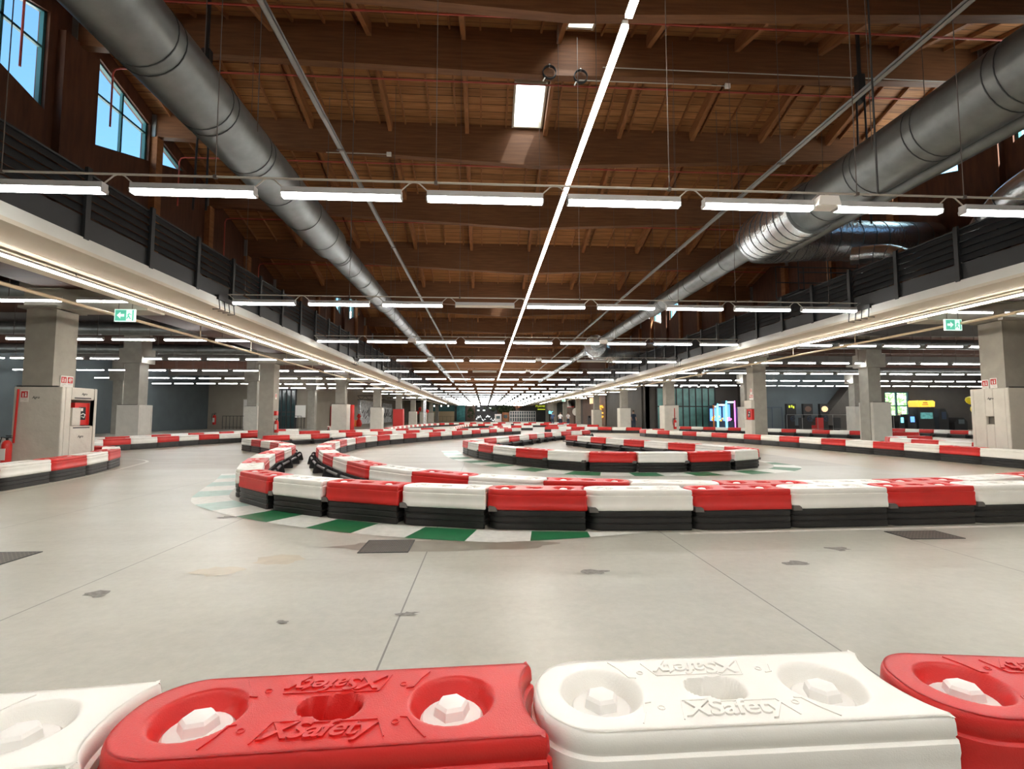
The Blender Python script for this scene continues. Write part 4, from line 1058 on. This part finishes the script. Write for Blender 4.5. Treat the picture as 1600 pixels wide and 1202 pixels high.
# downpipe and clamp details near the right clerestory
m = MB()
for dx in (0, .22, .4): m.tube([(XR-.12, 10.75-dx, 8.3), (XR-.12, 10.75-dx, 6.2), (XR-.16, 10.7-dx, 5.5), (XR-.16, 10.7-dx, 4.3)], .025, 6)
tag(m.build('wall_conduits', M['conduit'], smooth=True), 'bundle of grey conduits on the right upper wall', 'conduit')
t = thing('access_platform', 'small black railed access platform behind the right gallery parapet', 'platform', (11.6, 15.4, 5.3), 0)
m = MB(); m.box(-1.5, 1.5, -.6, .6, -.05, 0); m.build('deck', M['blackmetal'], t)
m = MB()
for x in (-1.5, -.5, .5, 1.5):
    for y in (-.6, .6): m.tube([(x, y, 0), (x, y, 1.1)], .02, 6)
for z in (.55, 1.1):
    for y in (-.6, .6): m.tube([(-1.5, y, z), (1.5, y, z)], .02, 6)
for x in (-1.3, 1.3): m.tube([(x, 0, -1.0), (x, 0, 0)], .05, 6)
m.build('railing', M['blackmetal'], t)

# ------------------------------------------------------------------ left background
t = thing('white_door', 'plain white door in the beige cross wall on the left', 'door', (-22.6, 48.93, 0)); m = MB(); m.box(-1.0, 1.0, 0, .06, 0, 2.85); m.build('leaf', M['signw'], t)
m = MB(); m.box(-1.06, -1.0, -.01, .07, 0, 2.9); m.box(1.0, 1.06, -.01, .07, 0, 2.9); m.box(-1.06, 1.06, -.01, .07, 2.85, 2.92); m.build('frame', M['conduit'], t)
m = MB(); m.box(-.7, -.62, -.04, 0, 1.05, 1.15); m.build('handle', M['blackmetal'], t)
extinguisher(-26.2, 48.7, .4, 'small red fire extinguisher on the beige wall beside the dark grey wall', 2.0)
def glazing(x0, x1, y, h, cols_, label, mt, fm, name='glazed_screen', rows=(.42,)):
    t = thing(name, label, 'glazing', ((x0+x1)/2, y, 0)); hw = (x1-x0)/2; g = MB(); g.box(-hw, hw, .0, .03, .05, h); g.build('panes', mt, t); m = MB()
    for k in range(cols_+1): x = -hw+2*hw*k/cols_; m.box(x-.05, x+.05, -.06, .06, 0, h)
    for r in (0,)+tuple(rows)+(1,): m.box(-hw, hw, -.05, .05, max(0, h*r-.05), h*r+.05)
    m.build('mullions', fm, t); return t
M['dkglass'] = mat('dark_glass', (.02, .05, .055), .12, spec=.8); M['tealglass'] = mat('teal_curtained_glass', (.10, .25, .23), .3, noise=.35, nscale=1.2)
glazing(-20.4, -18.6, 48.9, 3.9, 4, 'dark glazed entrance screen at the back left behind a pillar', M['dkglass'], M['blackmetal'])
t = thing('notice_board', 'blank white board standing at the back left', 'board', (-18.05, 48.7, 0)); m = MB(); m.box(-.5, .5, 0, .05, 1.1, 2.3); m.build('panel', M['signw'], t); m = MB(); m.box(-.4, -.35, .01, .05, 0, 1.1); m.box(.35, .4, .01, .05, 0, 1.1); m.build('legs', M['blackmetal'], t)
def fence(x0, y0, x1, y1, h, label, n, name='metal_fence', mt=None):
    t = thing(name, label, 'fence', (x0, y0, 0)); mt = mt or M['blackmetal']; m = MB()
    m.tube([(0, 0, h), (x1-x0, y1-y0, h)], .025, 6); m.tube([(0, 0, .2), (x1-x0, y1-y0, .2)], .015, 6); m.build('rail', mt, t)
    for k in range(n+1):
        p = MB(); u = k/n; p.tube([((x1-x0)*u, (y1-y0)*u, 0), ((x1-x0)*u, (y1-y0)*u, h)], .022, 6); p.build('post', mt, t)
fence(-24.8, 47.5, -17.5, 47.5, 1.25, 'black metal fence before the white door on the left', 22)
t = thing('red_door', 'dark red door on the left between the second and third pillars', 'door', (-16.62, 55, 0)); m = MB(); m.box(0, .06, -1.6, 1.6, 0, 2.3); m.build('leaf', M['signr'], t); m = MB(); m.box(.06, .12, 1.2, 1.3, 1.0, 1.1); m.build('handle', M['blackmetal'], t)
m = MB(); m.lathe([(.13, 0), (.14, .1), (.14, 1.9), (.12, 2.0)], 16, (-9.1, 34.0, .0)); tag(m.build('red_padded_post', M['firered'], smooth=True), 'tall red padded post right of the third left pillar', 'post')
t = thing('lighting_truss', 'silver lattice truss spanning behind the left pillars', 'truss', (-16, 62, 3.3)); m = MB()
for z in (0, .5): 
    for y in (0, .4): m.tube([(0, y, z), (8.6, y, z)], .05, 6)
for k in range(18): m.tube([(k*.5, 0, 0 if k % 2 else .5), ((k+1)*.48, 0, .5 if k % 2 else 0)], .03, 5)
for x in (.2, 8.4): m.box(x-.15, x+.15, .05, .35, -3.3, 0)
m.build('lattice', M['foil'], t)
M['promo'] = mat('promo_panel', (.65, .68, .72), .5, noise=.5, nscale=3)
t = thing('promo_flag', 'red and orange display figure behind the third left pillar', 'display', (-15.0, 59, 0)); t.scale = (.55, .55, .55); m = MB(); m.lathe([(.5, 0), (.75, .6), (.5, 1.3), (.15, 1.7), (.5, 2.2), (.1, 2.8)], 10); m.build('body', M['firered'], t, smooth=True); 
M['orange'] = mat('orange', (.75, .22, .03), .5); m = MB(); m.lathe([(.3, 0), (.5, .6), (.3, 1.4)], 10, (-.75, -.2, 0)); m.build('wing', M['orange'], t, smooth=True)
for k, (y, lab) in enumerate([(70, 'white graffiti panel seen between the far left pillars'), (84, 'second white panel between the far left pillars')]):
    t = thing('wall_panel', lab, 'panel', (-16.6, y, 0)); m = MB(); m.box(0, .05, -4, 4, .2, 3.4); m.build('board', M['promo'], t); m = MB()
    for q in range(9): a = -3.2+q*.8; m.bar((.07, a, .8+.9*random.random()), (.07, a+.7, 1.2+1.3*random.random()), .05, .16)
    m.build('lettering', M['blackmetal'], t)
for k, (x, y, z) in enumerate([(-11.0, 84, 2.5), (-10.6, 84, 2.1), (-11.2, 84, 1.9)]):
    t = thing('balloon', 'red balloon at the far left pillars, %s of the cluster' % ['topmost', 'right', 'lowest'][k], 'balloon', (x+(.0, .75, -.35)[k], y, z)); m = MB(); m.lathe([(.02, -.42), (.25, -.25), (.36, 0), (.3, .22), (.02, .36)], 12); m.build('skin', M['firered'], t, smooth=True); m = MB(); m.tube([(0, 0, -.42), (.02, 0, -z)], .012, 4); m.build('string', M['signw'], t)

# ------------------------------------------------------------------ far end of the hall
YE = END-.02
M['teal2'] = mat('teal_curtain', (.10, .36, .38), .7, noise=.3, nscale=2); M['foliage'] = mat('foliage', (.035, .055, .02), .8, noise=.5, nscale=2)
M['tan'] = mat('tan_panel', (.42, .33, .20), .7); M['dkteal'] = mat('dark_teal_panel', (.01, .07, .07), .5); M['brownp'] = mat('brown_panel', (.16, .10, .075), .7, noise=.15, nscale=1)
t = thing('counter_wall', 'tan counter wall with a dark teal band at the far left end', 'counter', (-10.2, YE-8, 0)); m = MB(); m.box(-4.2, 3.4, 0, .5, 0, 2.35); m.build('base', M['tan'], t); m = MB(); m.box(-2.4, 3.4, .1, .5, 2.35, 4.2); m.build('upper_panel', M['dkteal'], t); m = MB(); m.box(-6.5, -2.4, .3, .6, 0, 4.4); m.build('end_wall', M['wallb'], t)
fence(-14.4, YE-10, -6.6, YE-10, 1.2, 'thin metal railing in front of the tan counter at the far end', 9)
for k in range(3):
    t = thing('globe_lamp', 'small round white lamp hanging over the far counter, %s from the left' % nth(k+1), 'lamp', (-11.2+1.55*k, YE-9, 3.55)); m = MB(); m.lathe([(.02, -.18), (.15, -.08), (.15, .08), (.02, .18)], 10); m.build('globe', M['exitw'] if False else M.setdefault('globe', mat('globe', (1, 1, 1), .5, emit=(1, .97, .9), es=2)), t, smooth=True); m = MB(); m.tube([(0, 0, .16), (0, 0, 1.7)], .015, 4); m.build('cord', M['wire'], t)
t = thing('curtain', 'tall teal curtain column at the far end', 'curtain', (-5.5, YE-4, 0)); m = MB()
v = []; n = 24
for k in range(n+1): x = -.95+1.9*k/n; v += [(x, .12*math.sin(k*1.9), 0), (x, .12*math.sin(k*1.9), 4.3)]
m.add(v, [(2*k, 2*k+2, 2*k+3, 2*k+1) for k in range(n)]); o = m.build('fabric', M['teal2'], t, smooth=True); sm = o.modifiers.new('s', 'SOLIDIFY'); sm.thickness = .03
t = thing('wall_panel', 'brown wall panel beside the teal curtain at the far end', 'panel', (-2.2, YE-.2, 0)); m = MB(); m.box(-2.2, 1.6, 0, .1, 0, 4.8); m.build('board', M['brownp'], t)
def bush(name, label, x, y, z, rx, ry, rz, n, mt, stem=None, cat='plant', leaf=.28):
    t = thing(name, label, cat, (x, y, 0)); m = MB(); R = random.Random(int(x*31+y))
    for k in range(n):
        a, b = R.uniform(0, 6.28), R.uniform(-1.2, 1.5); q = R.uniform(.5, 1); c = Vector((rx*q*math.cos(a)*math.cos(b), ry*q*math.sin(a)*math.cos(b), z+rz*q*math.sin(b)))
        u = Vector((R.uniform(-1, 1), R.uniform(-1, 1), R.uniform(-1, 1))).normalized()*leaf; w = Vector((R.uniform(-1, 1), R.uniform(-1, 1), R.uniform(-1, 1))).normalized()*leaf*.5
        m.add([c-u, c+w, c+u, c-w], [(0, 1, 2, 3)])
    m.build('leaves', mt, t)
    if stem: m = MB(); m.tube([(0, 0, 0), (.05, 0, z*.6), (0, 0, z)], stem, 8); m.build('trunk', M['brownp'], t, smooth=True)
    return t
M['leafgreen'] = mat('leaf_green', (.30, .55, .22), .7, noise=.4, nscale=3)
bush('palm_plant', 'dark leafy palm beside the teal curtain at the far end', -3.2, YE-3, 2.0, .9, .8, 1.3, 160, M['foliage'], .12)
bush('tree_canopy', 'wide dark green artificial tree canopy above the far shops', 3.2, YE-6, 3.0, 4.2, 1.6, 1.0, 700, M['foliage'], .5, 'tree', .4)
bush('orange_tree_crown', 'orange brown branch mass right of the tree canopy', 7.9, YE-2.2, 3.9, 1.3, 1.0, .8, 200, M['orange'] if False else M.setdefault('rust', mat('rust', (.35, .14, .06), .7, noise=.4, nscale=2)), .4, 'tree', .35)
t = thing('display_stand', 'white lattice booth near the centre of the far end', 'booth', (8.7, YE-8, 0)); m = MB()
for k in range(12): m.box(-3.0+k*.53, -2.85+k*.53, 0, .1, 0, 2.4)
for z in (.0, .9, 1.7, 2.3): m.box(-3.0, 3.0, -.02, .1, z, z+.12)
m.build('lattice', M['signw'], t); m = MB(); m.box(-3, 3, .12, .2, 0, 2.4); m.build('back_panel', M['wallg'], t)
for k, (x, lab, mt, h) in enumerate([(3.1, 'small white vending machine at the far end', M['signw'], 1.75), (4.8, 'small orange kiosk left of the lattice booth', M['rust'], 2.1)]):
    t = thing('kiosk', lab, 'kiosk', (x, YE-8, 0)); m = MB(); m.box(-.75, .75, 0, .7, 0, h); m.build('body', mt, t); m = MB(); m.box(-.4, .4, -.03, 0, h*.4, h*.75); m.build('window', M['dkglass'], t)
M['glowwhite'] = mat('glow_white', (1, 1, 1), .5, emit=(.85, .95, 1), es=.28); M['glowblue'] = mat('glow_blue', (.1, .2, 1), .5, emit=(.12, .35, 1), es=.5); M['glowcyan'] = mat('glow_cyan', (.2, .8, 1), .5, emit=(.15, .75, 1), es=.8)
M['glowpink'] = mat('glow_pink', (1, .2, .8), .5, emit=(1, .18, .75), es=.6); M['glowyellow'] = mat('glow_yellow', (1, .7, .1), .5, emit=(1, .50, .05), es=.26); M['glowwarm'] = mat('glow_warm', (1, .7, .4), .5, emit=(1, .62, .32), es=.25)
t = thing('lit_figure_display', 'string of small white glowing shapes left of centre at the far end', 'display', (-.3, YE-7, 0)); m = MB(); R = random.Random(3)
for k in range(26): x = -1.5+k*.17; m.cbox((x, 0, .7+.5*math.sin(k*.5)+R.uniform(-.2, .35)), (.17, .08, R.uniform(.08, .35)))
for x, z in ((-1.2, 3.9), (-1.0, 3.5), (-1.1, 2.6), (1.6, 3.1), (.2, 2.6)): m.cbox((x, 0, z), (.55, .08, .28))
m.build('glowing_shapes', M['glowwhite'], t); m = MB(); m.box(-1.8, 3.2, .1, .16, 0, 4.2); m.build('back_panel', M['blackmetal'], t)
t = thing('shop_sign', 'dark shop wall with small yellow green lettering at the far end', 'sign', (13.2, YE-6, 0)); m = MB(); m.box(-2.8, 3.2, 0, .2, 0, 4.6); m.build('board', M['walld'], t)
M['glowlime'] = mat('glow_lime', (.6, .7, .05), .5, emit=(.6, .7, .04), es=.25)
me = xform(text_mesh('lettering', 'PLANET', .75, .02, 0, .01), Matrix.Rotation(math.pi/2, 4, 'X'), M['glowlime']); o = link('lettering', me, t); o.location = (0, -.03, 3.6)
m = MB(); m.box(-.9, .9, -.04, -.01, 2.75, 2.95); m.build('underline', M['glowlime'], t)
t = thing('screen', 'small blue glowing screen right of the yellow green sign', 'screen', (16.0, YE-8, 2.5)) if False else thing('screen', 'small blue glowing screen right of the yellow green sign', 'screen', (14.6, 106, 2.1)); m = MB(); m.box(-.45, .45, 0, .08, -.3, .3); m.build('display', M['glowcyan'], t); m = MB(); m.box(-.05, .05, .02, .08, -2.1, -.3); m.build('stand', M['blackmetal'], t)

# ------------------------------------------------------------------ right background: shops, arcade, exit
XS = 15.25
t = thing('lit_shop', 'warm lit shop front behind the fifth right pillar', 'shop', (XS, 66, 0)); m = MB(); m.box(-.1, 0, -6, 8, 0, 4.4); m.build('back_wall', M['brownp'], t); m = MB(); m.box(-.25, -.12, -3.2, 2.4, 3.0, 3.8); m.build('lit_fascia', M['glowwarm'], t)
m = MB(); R = random.Random(5)
for k in range(22): m.cbox((-.3, -4.6+R.uniform(-.8, .8), R.uniform(.8, 2.6)), (.15, .22, .2))
m.build('lit_goods', M['glowyellow'], t)
m = MB()
for k in range(6): m.box(-.6, -.15, -2.8+k*.9, -2.2+k*.9, 0, 1.0+.3*(k % 2))
m.build('shelves', M['blackmetal'], t)
t = thing('dark_shop', 'dark closed shop front between the fourth and third right pillars', 'shop', (XS, 53, 0)); m = MB(); m.box(-.1, 0, -7, 5.5, 0, 4.8); m.build('front', M['walld'], t)
me = xform(text_mesh('lettering', 'BURGER', .55, .02), Matrix.Rotation(-math.pi/2, 4, 'Z') @ Matrix.Rotation(math.pi/2, 4, 'X'), M['wallg']) if False else None
t = thing('white_tent_shop', 'shop with white peaked canopy over a red edge, far right', 'shop', (XS-.6, 84, 0)); m = MB(); m.prism([(-2.4, 2.9), (2.4, 2.9), (0, 4.4)], 0, -.2, .1); m.build('canopy', M['signw'], t); m = MB(); m.box(-.25, .15, -4.6, 3.4, 2.7, 2.9); m.build('red_edge', M['firered'], t); m = MB(); m.box(.1, .3, -4.6, 3.4, 0, 2.7); m.build('back', M['brownp'], t)
t = thing('round_sign', 'half seen white disc sign on a thin pole at the far right shops', 'sign', (12.8, 92, 0)); m = MB(); m.prism([(.85*math.cos(a*.3), 3.0+.85*math.sin(a*.3)) for a in range(21)], 1, -.05, .05); m.build('disc', M['conduit'], t); m = MB(); m.tube([(0, .07, 0), (0, .07, 3)], .05, 6); m.build('pole', M['signw'], t)
t = thing('round_sign', 'second white disc sign nearer the fifth right pillar', 'sign', (13.75, 72, 0)); m = MB(); m.prism([(.6*math.cos(a*.3), 1.9+.6*math.sin(a*.3)) for a in range(21)], 1, -.05, .05); m.build('disc', M['signw'], t); m = MB(); m.tube([(0, .07, 0), (0, .07, 2)], .05, 6); m.build('pole', M['signw'], t)
M['skin'] = mat('skin', (.45, .26, .18), .5); M['denim'] = mat('dark_cloth', (.04, .06, .10), .8); M['shirt'] = mat('white_shirt', (.85, .84, .88), .7); M['hair'] = mat('hair', (.04, .025, .015), .6); M['blueshirt'] = mat('blue_shirt', (.08, .14, .30), .7)
def person(x, y, rz, shirt, label):
    t = thing('person', label, 'person', (x, y, 0), rz)
    J = [(0, 0, .95, .14), (0, .01, 1.15, .13), (0, .0, 1.38, .15), (0, 0, 1.50, .065), (0, -.01, 1.62, .10), (0, 0, 1.72, .08),
         (-.19, 0, 1.41, .06), (-.24, .02, 1.15, .05), (-.22, -.12, .93, .038), (.19, 0, 1.41, .06), (.24, .02, 1.15, .05), (.22, -.12, .93, .038),
         (-.10, 0, .86, .09), (-.11, -.03, .48, .065), (-.11, .02, .08, .045), (-.11, -.13, .04, .035), (.10, 0, .86, .09), (.11, -.05, .48, .065), (.12, -.02, .08, .045), (.12, -.17, .04, .035)]
    Ed = [(0, 1), (1, 2), (2, 3), (3, 4), (4, 5), (2, 6), (6, 7), (7, 8), (2, 9), (9, 10), (10, 11), (0, 12), (12, 13), (13, 14), (14, 15), (0, 16), (16, 17), (17, 18), (18, 19)]
    me = bpy.data.meshes.new('body'); me.from_pydata([j[:3] for j in J], Ed, []); o = link('body', me, t)
    sk_ = o.modifiers.new('skin', 'SKIN'); 
    for i, j in enumerate(J): me.skin_vertices[0].data[i].radius = (j[3], j[3]) if me.skin_vertices else None
    return t, o, J
def person_full(x, y, rz, shirt, label):
    t = thing('person', label, 'person', (x, y, 0), rz)
    def limb(name, pts, rs, mt, parent=t): m = MB(); m.tube(pts, rs, 12); return m.build(name, mt, parent, smooth=True)
    b = MB()   # one continuous body from feet to head, arms joined at the shoulders
    b.tube([(-.11, -.02, .04), (-.11, 0, .10), (-.115, -.02, .48), (-.09, 0, .86), (-.02, 0, 1.0), (0, 0, 1.2), (0, 0, 1.38), (0, 0, 1.46), (0, 0, 1.52), (0, -.01, 1.56), (0, -.01, 1.66), (0, -.01, 1.74), (0, -.01, 1.77)],
           [.05, .045, .065, .09, .14, .13, .16, .10, .05, .07, .095, .07, .02], 14)
    b.tube([(.11, -.02, .04), (.11, 0, .10), (.115, -.04, .48), (.09, 0, .86), (.02, 0, 1.0)], [.05, .045, .065, .09, .12], 12)
    for s in (-1, 1): b.tube([(s*.10, 0, 1.40), (s*.20, 0, 1.36), (s*.25, .02, 1.12), (s*.23, -.10, .90), (s*.22, -.14, .80)], [.06, .055, .045, .035, .02], 10)
    b.build('body', M['skin'], t, smooth=True)
    m = MB(); m.tube([(0, 0, .92), (0, 0, 1.2), (0, 0, 1.38), (0, 0, 1.47)], [.165, .155, .19, .09], 14)
    for s in (-1, 1): m.tube([(s*.12, 0, 1.39), (s*.21, 0, 1.35), (s*.245, .01, 1.16)], [.075, .07, .06], 10)
    m.build('shirt', shirt, t, smooth=True)
    m = MB()
    for s in (-1, 1): m.tube([(s*.11, 0, .08), (s*.115, -.03, .48), (s*.085, 0, .94)], [.065, .08, .125], 12)
    m.build('trousers', M['denim'], t, smooth=True)
    m = MB(); m.lathe([(.10, 1.66), (.108, 1.70), (.09, 1.77), (.02, 1.80)], 12, (0, .01, 0)); m.build('hair', M['hair'], t, smooth=True)
    m = MB(); 
    for s in (-1, 1): m.box(s*.11-.05, s*.11+.05, -.17, .08, 0, .07)
    m.build('shoes', M['blackmetal'], t)
    m = MB(); m.box(-.012, .012, -.115, -.09, 1.60, 1.65); m.box(-.03, .03, -.106, -.095, 1.575, 1.583)
    for s in (-1, 1): m.box(s*.035-.012, s*.035+.012, -.103, -.092, 1.655, 1.668)
    m.build('face', M['hair'], t)
    return t
person_full(9.75, 62, 0, M['shirt'], 'person in a white shirt standing before the far right shops'); person_full(10.85, 62.5, .4, M['shirt'], 'second person in white right of the first by the far right shops')
person_full(8.9, 63, -.3, M['blueshirt'], 'person in a blue top left of the people in white'); person_full(14.5, 46.5, .2, M['denim'], 'person in dark clothes beside the fourth right pillar padding')
# teal glazed wall + neon machines
glazing(16.2, 21.8, 44.7, 3.9, 9, 'tall teal curtained glass wall left of the neon machines', M['tealglass'], M['blackmetal'], 'glass_wall', (.55,))
for k in range(6):
    t = thing('spot_lamp', 'small bright spot lamp above the teal glass wall, %s from the left' % nth(k+1), 'lamp', (16.9+.85*k+(.6 if k > 0 else 0), 44.2, 4.0)); m = MB(); m.lathe([(.09, 0), (.12, .1), (.05, .22)], 10); m.build('shell', M['blackmetal'], t); m = MB(); m.lathe([(.11, -.04), (.11, 0)], 10); m.build('lens', M['globe'], t); m = MB(); m.box(-.02, .02, -.02, .02, .2, 1.25); m.build('stem', M['wire'], t)
def neon_machine(x, w, h, edge, edge2, inner, label):
    t = thing('claw_machine', label, 'arcade machine', (x, 42.2, 0)); m = MB(); m.box(-w/2, w/2, 0, .9, 0, .75); m.box(-w/2, w/2, 0, .9, h-.25, h); m.box(-w/2, w/2, .8, .9, .75, h-.25); m.build('cabinet', M['denim'], t)
    m = MB(); m.box(-w/2-.03, -w/2+.06, -.03, .05, .1, h); m.build('neon_left', edge, t); m = MB(); m.box(w/2-.06, w/2+.03, -.03, .05, .1, h); m.build('neon_right', edge2, t)
    m = MB(); m.box(-w/2+.1, w/2-.1, -.02, 0, h-.2, h-.05); m.build('header', M['glowwhite'], t); m = MB()
    R = random.Random(int(x*10))
    for k in range(10): m.lathe([(.02, -.09), (.09, 0), (.02, .09)], 6, (R.uniform(-w/3, w/3), .4, R.uniform(.8, 1.2)))
    m.build('prizes', inner, t, smooth=True); m = MB(); m.box(-w/2+.06, w/2-.06, .78, .8, .8, h-.3); m.build('lit_back', M['glowblue'], t)
neon_machine(21.2, .76, 2.35, M['glowcyan'], M['glowcyan'], M['glowyellow'], 'claw machine with cyan neon edges and lit blue back'); neon_machine(22.02, .78, 2.6, M['glowcyan'], M['glowpink'], M['glowpink'], 'taller claw machine with pink neon right edge')
neon_machine(20.6, .36, 2.2, M['orange'], M['glowcyan'], M['glowyellow'], 'small orange prize machine left of the cyan neon machine')
t = thing('arcade_machine', 'dark arcade machine with purple framed screen right of the pink neon', 'arcade machine', (22.95, 41.9, 0)); m = MB(); m.box(-.42, .42, 0, .8, 0, 2.0); m.build('cabinet', M['blackmetal'], t); m = MB(); m.box(-.34, .34, -.03, 0, 1.0, 1.05); m.box(-.34, .34, -.03, 0, 1.8, 1.85); m.box(-.34, -.29, -.03, 0, 1, 1.85); m.box(.29, .34, -.03, 0, 1, 1.85); m.build('screen_frame', M['glowblue'], t)
# grey blue wall with stairs and three racing cabinets
mb = MB(); mb.box(24.55, 33.3, YT-.12, YT-.005, 0, AZ); struct('trim_2', mb, M['wallg'])
t = thing('staircase', 'dark solid staircase flank rising to the right against the grey wall', 'staircase', (29.4, YT-1.4, 0)); m = MB(); m.prism([(0, 0), (5.3, 0), (5.3, 3.9), (3.4, 3.9)], 1, 0, 1.2)
for k in range(14): m.box(.2+.23*k, .2+.23*(k+1), -.02, 1.22, .23*(k+1), .23*(k+2)+.02)
m.build('flank', M['walld'], t)
for k, (x, mt) in enumerate([(26.6, M['glowlime']), (28.1, M['brownp']), (29.6, M['glowwarm'])]):
    t = thing('racing_cabinet', '%s with black screen housing before the grey wall' % ['racing cabinet showing green lettering', 'middle racing cabinet switched off', 'racing cabinet with red and yellow picture'][k], 'arcade machine', (x, 40.4, 0))
    m = MB(); m.box(-.42, .42, .2, .45, 1.35, 2.3); m.box(-.3, .3, .25, .7, 0, 1.35); m.build('housing', M['blackmetal'], t)
    m = MB(); 
    if k == 0: m.box(-.25, -.1, .185, .195, 1.95, 2.15); m.box(-.02, .1, .185, .195, 1.98, 2.18); m.box(.14, .26, .185, .195, 1.9, 2.1)
    else: m.prism([(.3*math.cos(a), 1.85+.26*math.sin(a)) for a in [q*.7 for q in range(9)]], 1, .185, .195)
    m.build('screen', mt, t); m = MB(); m.tube([(.2*math.cos(a), .05, 1.0+.2*math.sin(a)) for a in [q*.6 for q in range(11)]], .03, 6); m.box(-.05, .05, .05, .3, .95, 1.05); m.build('steering_wheel', M['denim'], t)
    m = MB(); m.box(-.3, .3, -1.1, -.6, 0, .45); m.box(-.3, .3, -1.25, -1.1, .1, 1.1); m.build('seat', M['signr'] if k == 1 else M['blackmetal'], t)
fence(24.8, 38.5, 34, 38.5, 1.35, 'glass and steel railing before the racing cabinets', 7, 'railing', M['tray'])
fence(24.2, 41, 26.0, 41, 2.0, 'dark blue steel rail at the left end of the grey wall', 2, 'railing', M['denim'])
# exit door with daylight outside
fr = MB(); xm = (ex0+ex1)/2
for x in (ex0+.05, xm, ex1-.05): fr.box(x-.06, x+.06, YT+.05, YT+.2, 0, ez)
for z in (.05, 1.1, 2.2, ez-.05): fr.box(ex0, ex1, YT+.05, YT+.2, z-.05, z+.05)
f = struct('door_1', fr, M['frame']); g = MB(); g.box(ex0, ex1, YT+.12, YT+.13, 0, ez); g.build('glass', M['glass'], f)
mb = MB(); mb.box(10, 90, END+2, END+3, -.3, -.2) if False else mb.box(15.7, 90, 45.31, YT+50, -.2, -.01); o = mb.build('outside_paving', mat('paving', (.85, .84, .82), .8)); o['kind'] = 'structure'
for k, (x, y, s) in enumerate([(47, 62, 4), (52, 60, 3.5), (56.5, 63, 4)]): bush('outdoor_tree', 'green tree outside the exit door, %s from the left' % nth(k+1), x, y, 4.2, s*.8, s*.8, 3.2, 500, M['leafgreen'], .25, 'tree', .5)
# yellow topped arcade cabinet and its neighbours
t = thing('arcade_machine', 'large arcade cabinet with glowing yellow top by the exit door', 'arcade machine', (39.0, 40.5, 0)); m = MB(); m.box(-.72, .72, .2, 1.2, 0, 2.0); m.build('cabinet', M['blackmetal'], t)
m = MB()
for a, b_ in ((-.80, -.68), (-.50, .18), (.40, .72)): m.prism([(a, 2.05), (b_, 2.05), (b_+.05, 2.5), ((a+b_)/2, 2.62), (a-.05, 2.5)], 1, .1, 1.1)
m.build('yellow_top', M['glowyellow'], t); m = MB(); m.box(-.56, .56, .17, .2, 1.0, 1.55); m.build('screen', M.setdefault('scr', mat('arcade_screen', (.1, .3, .3), .3, emit=(.12, .38, .36), es=.12, noise=.6, nscale=3)), t)
m = MB(); m.box(-.42, .1, .07, .095, 2.24, 2.30); m.box(-.36, .04, .07, .095, 2.38, 2.46); m.build('marks', M['rust'], t)
for k, (x, w, h, mt, lab) in enumerate([(37.75, .8, 1.4, M['glowblue'], 'low blue lit arcade seat left of the yellow topped cabinet'), (40.7, .9, 1.9, M['denim'], 'dark arcade cabinet with blue screen right of the yellow top'), (42.3, 1.2, 1.1, M['wallg'], 'low grey racing seat near the nearest right padding'), (36.8, .5, 1.3, M['glowcyan'], 'slim arcade stand glowing cyan before the exit door')]):
    t = thing('arcade_machine', lab, 'arcade machine', (x, 40.6, 0)); m = MB(); m.prism([(-w/2, 0), (w/2, 0), (w/2, h*.7), (w*.2, h), (-w*.3, h), (-w/2, h*.6)], 1, .2, 1.1); m.build('cabinet', M['blackmetal'], t); m = MB(); m.box(-w*.2, w*.25, .17, .2, h*.5, h*.85); m.build('screen', mt, t)
for k in range(3):
    t = thing('balloon', 'yellow balloon beside the nearest right padding, %s' % ['upper left', 'upper right', 'lower'][k], 'balloon', (22.15+.42*(k == 1)+.22*(k == 2), 20.9, 1.95-.42*(k == 2)))
    m = MB(); m.lathe([(.02, -.2), (.12, -.12), (.17, 0), (.14, .11), (.02, .17)], 12); m.build('skin', M.setdefault('yballoon', mat('yellow_balloon', (.85, .70, .02), .35)), t, smooth=True); m = MB(); m.tube([(0, 0, -.2), (.0, 0, -(1.95-.35*(k == 2)))], .008, 4); m.build('string', M['wire'], t)
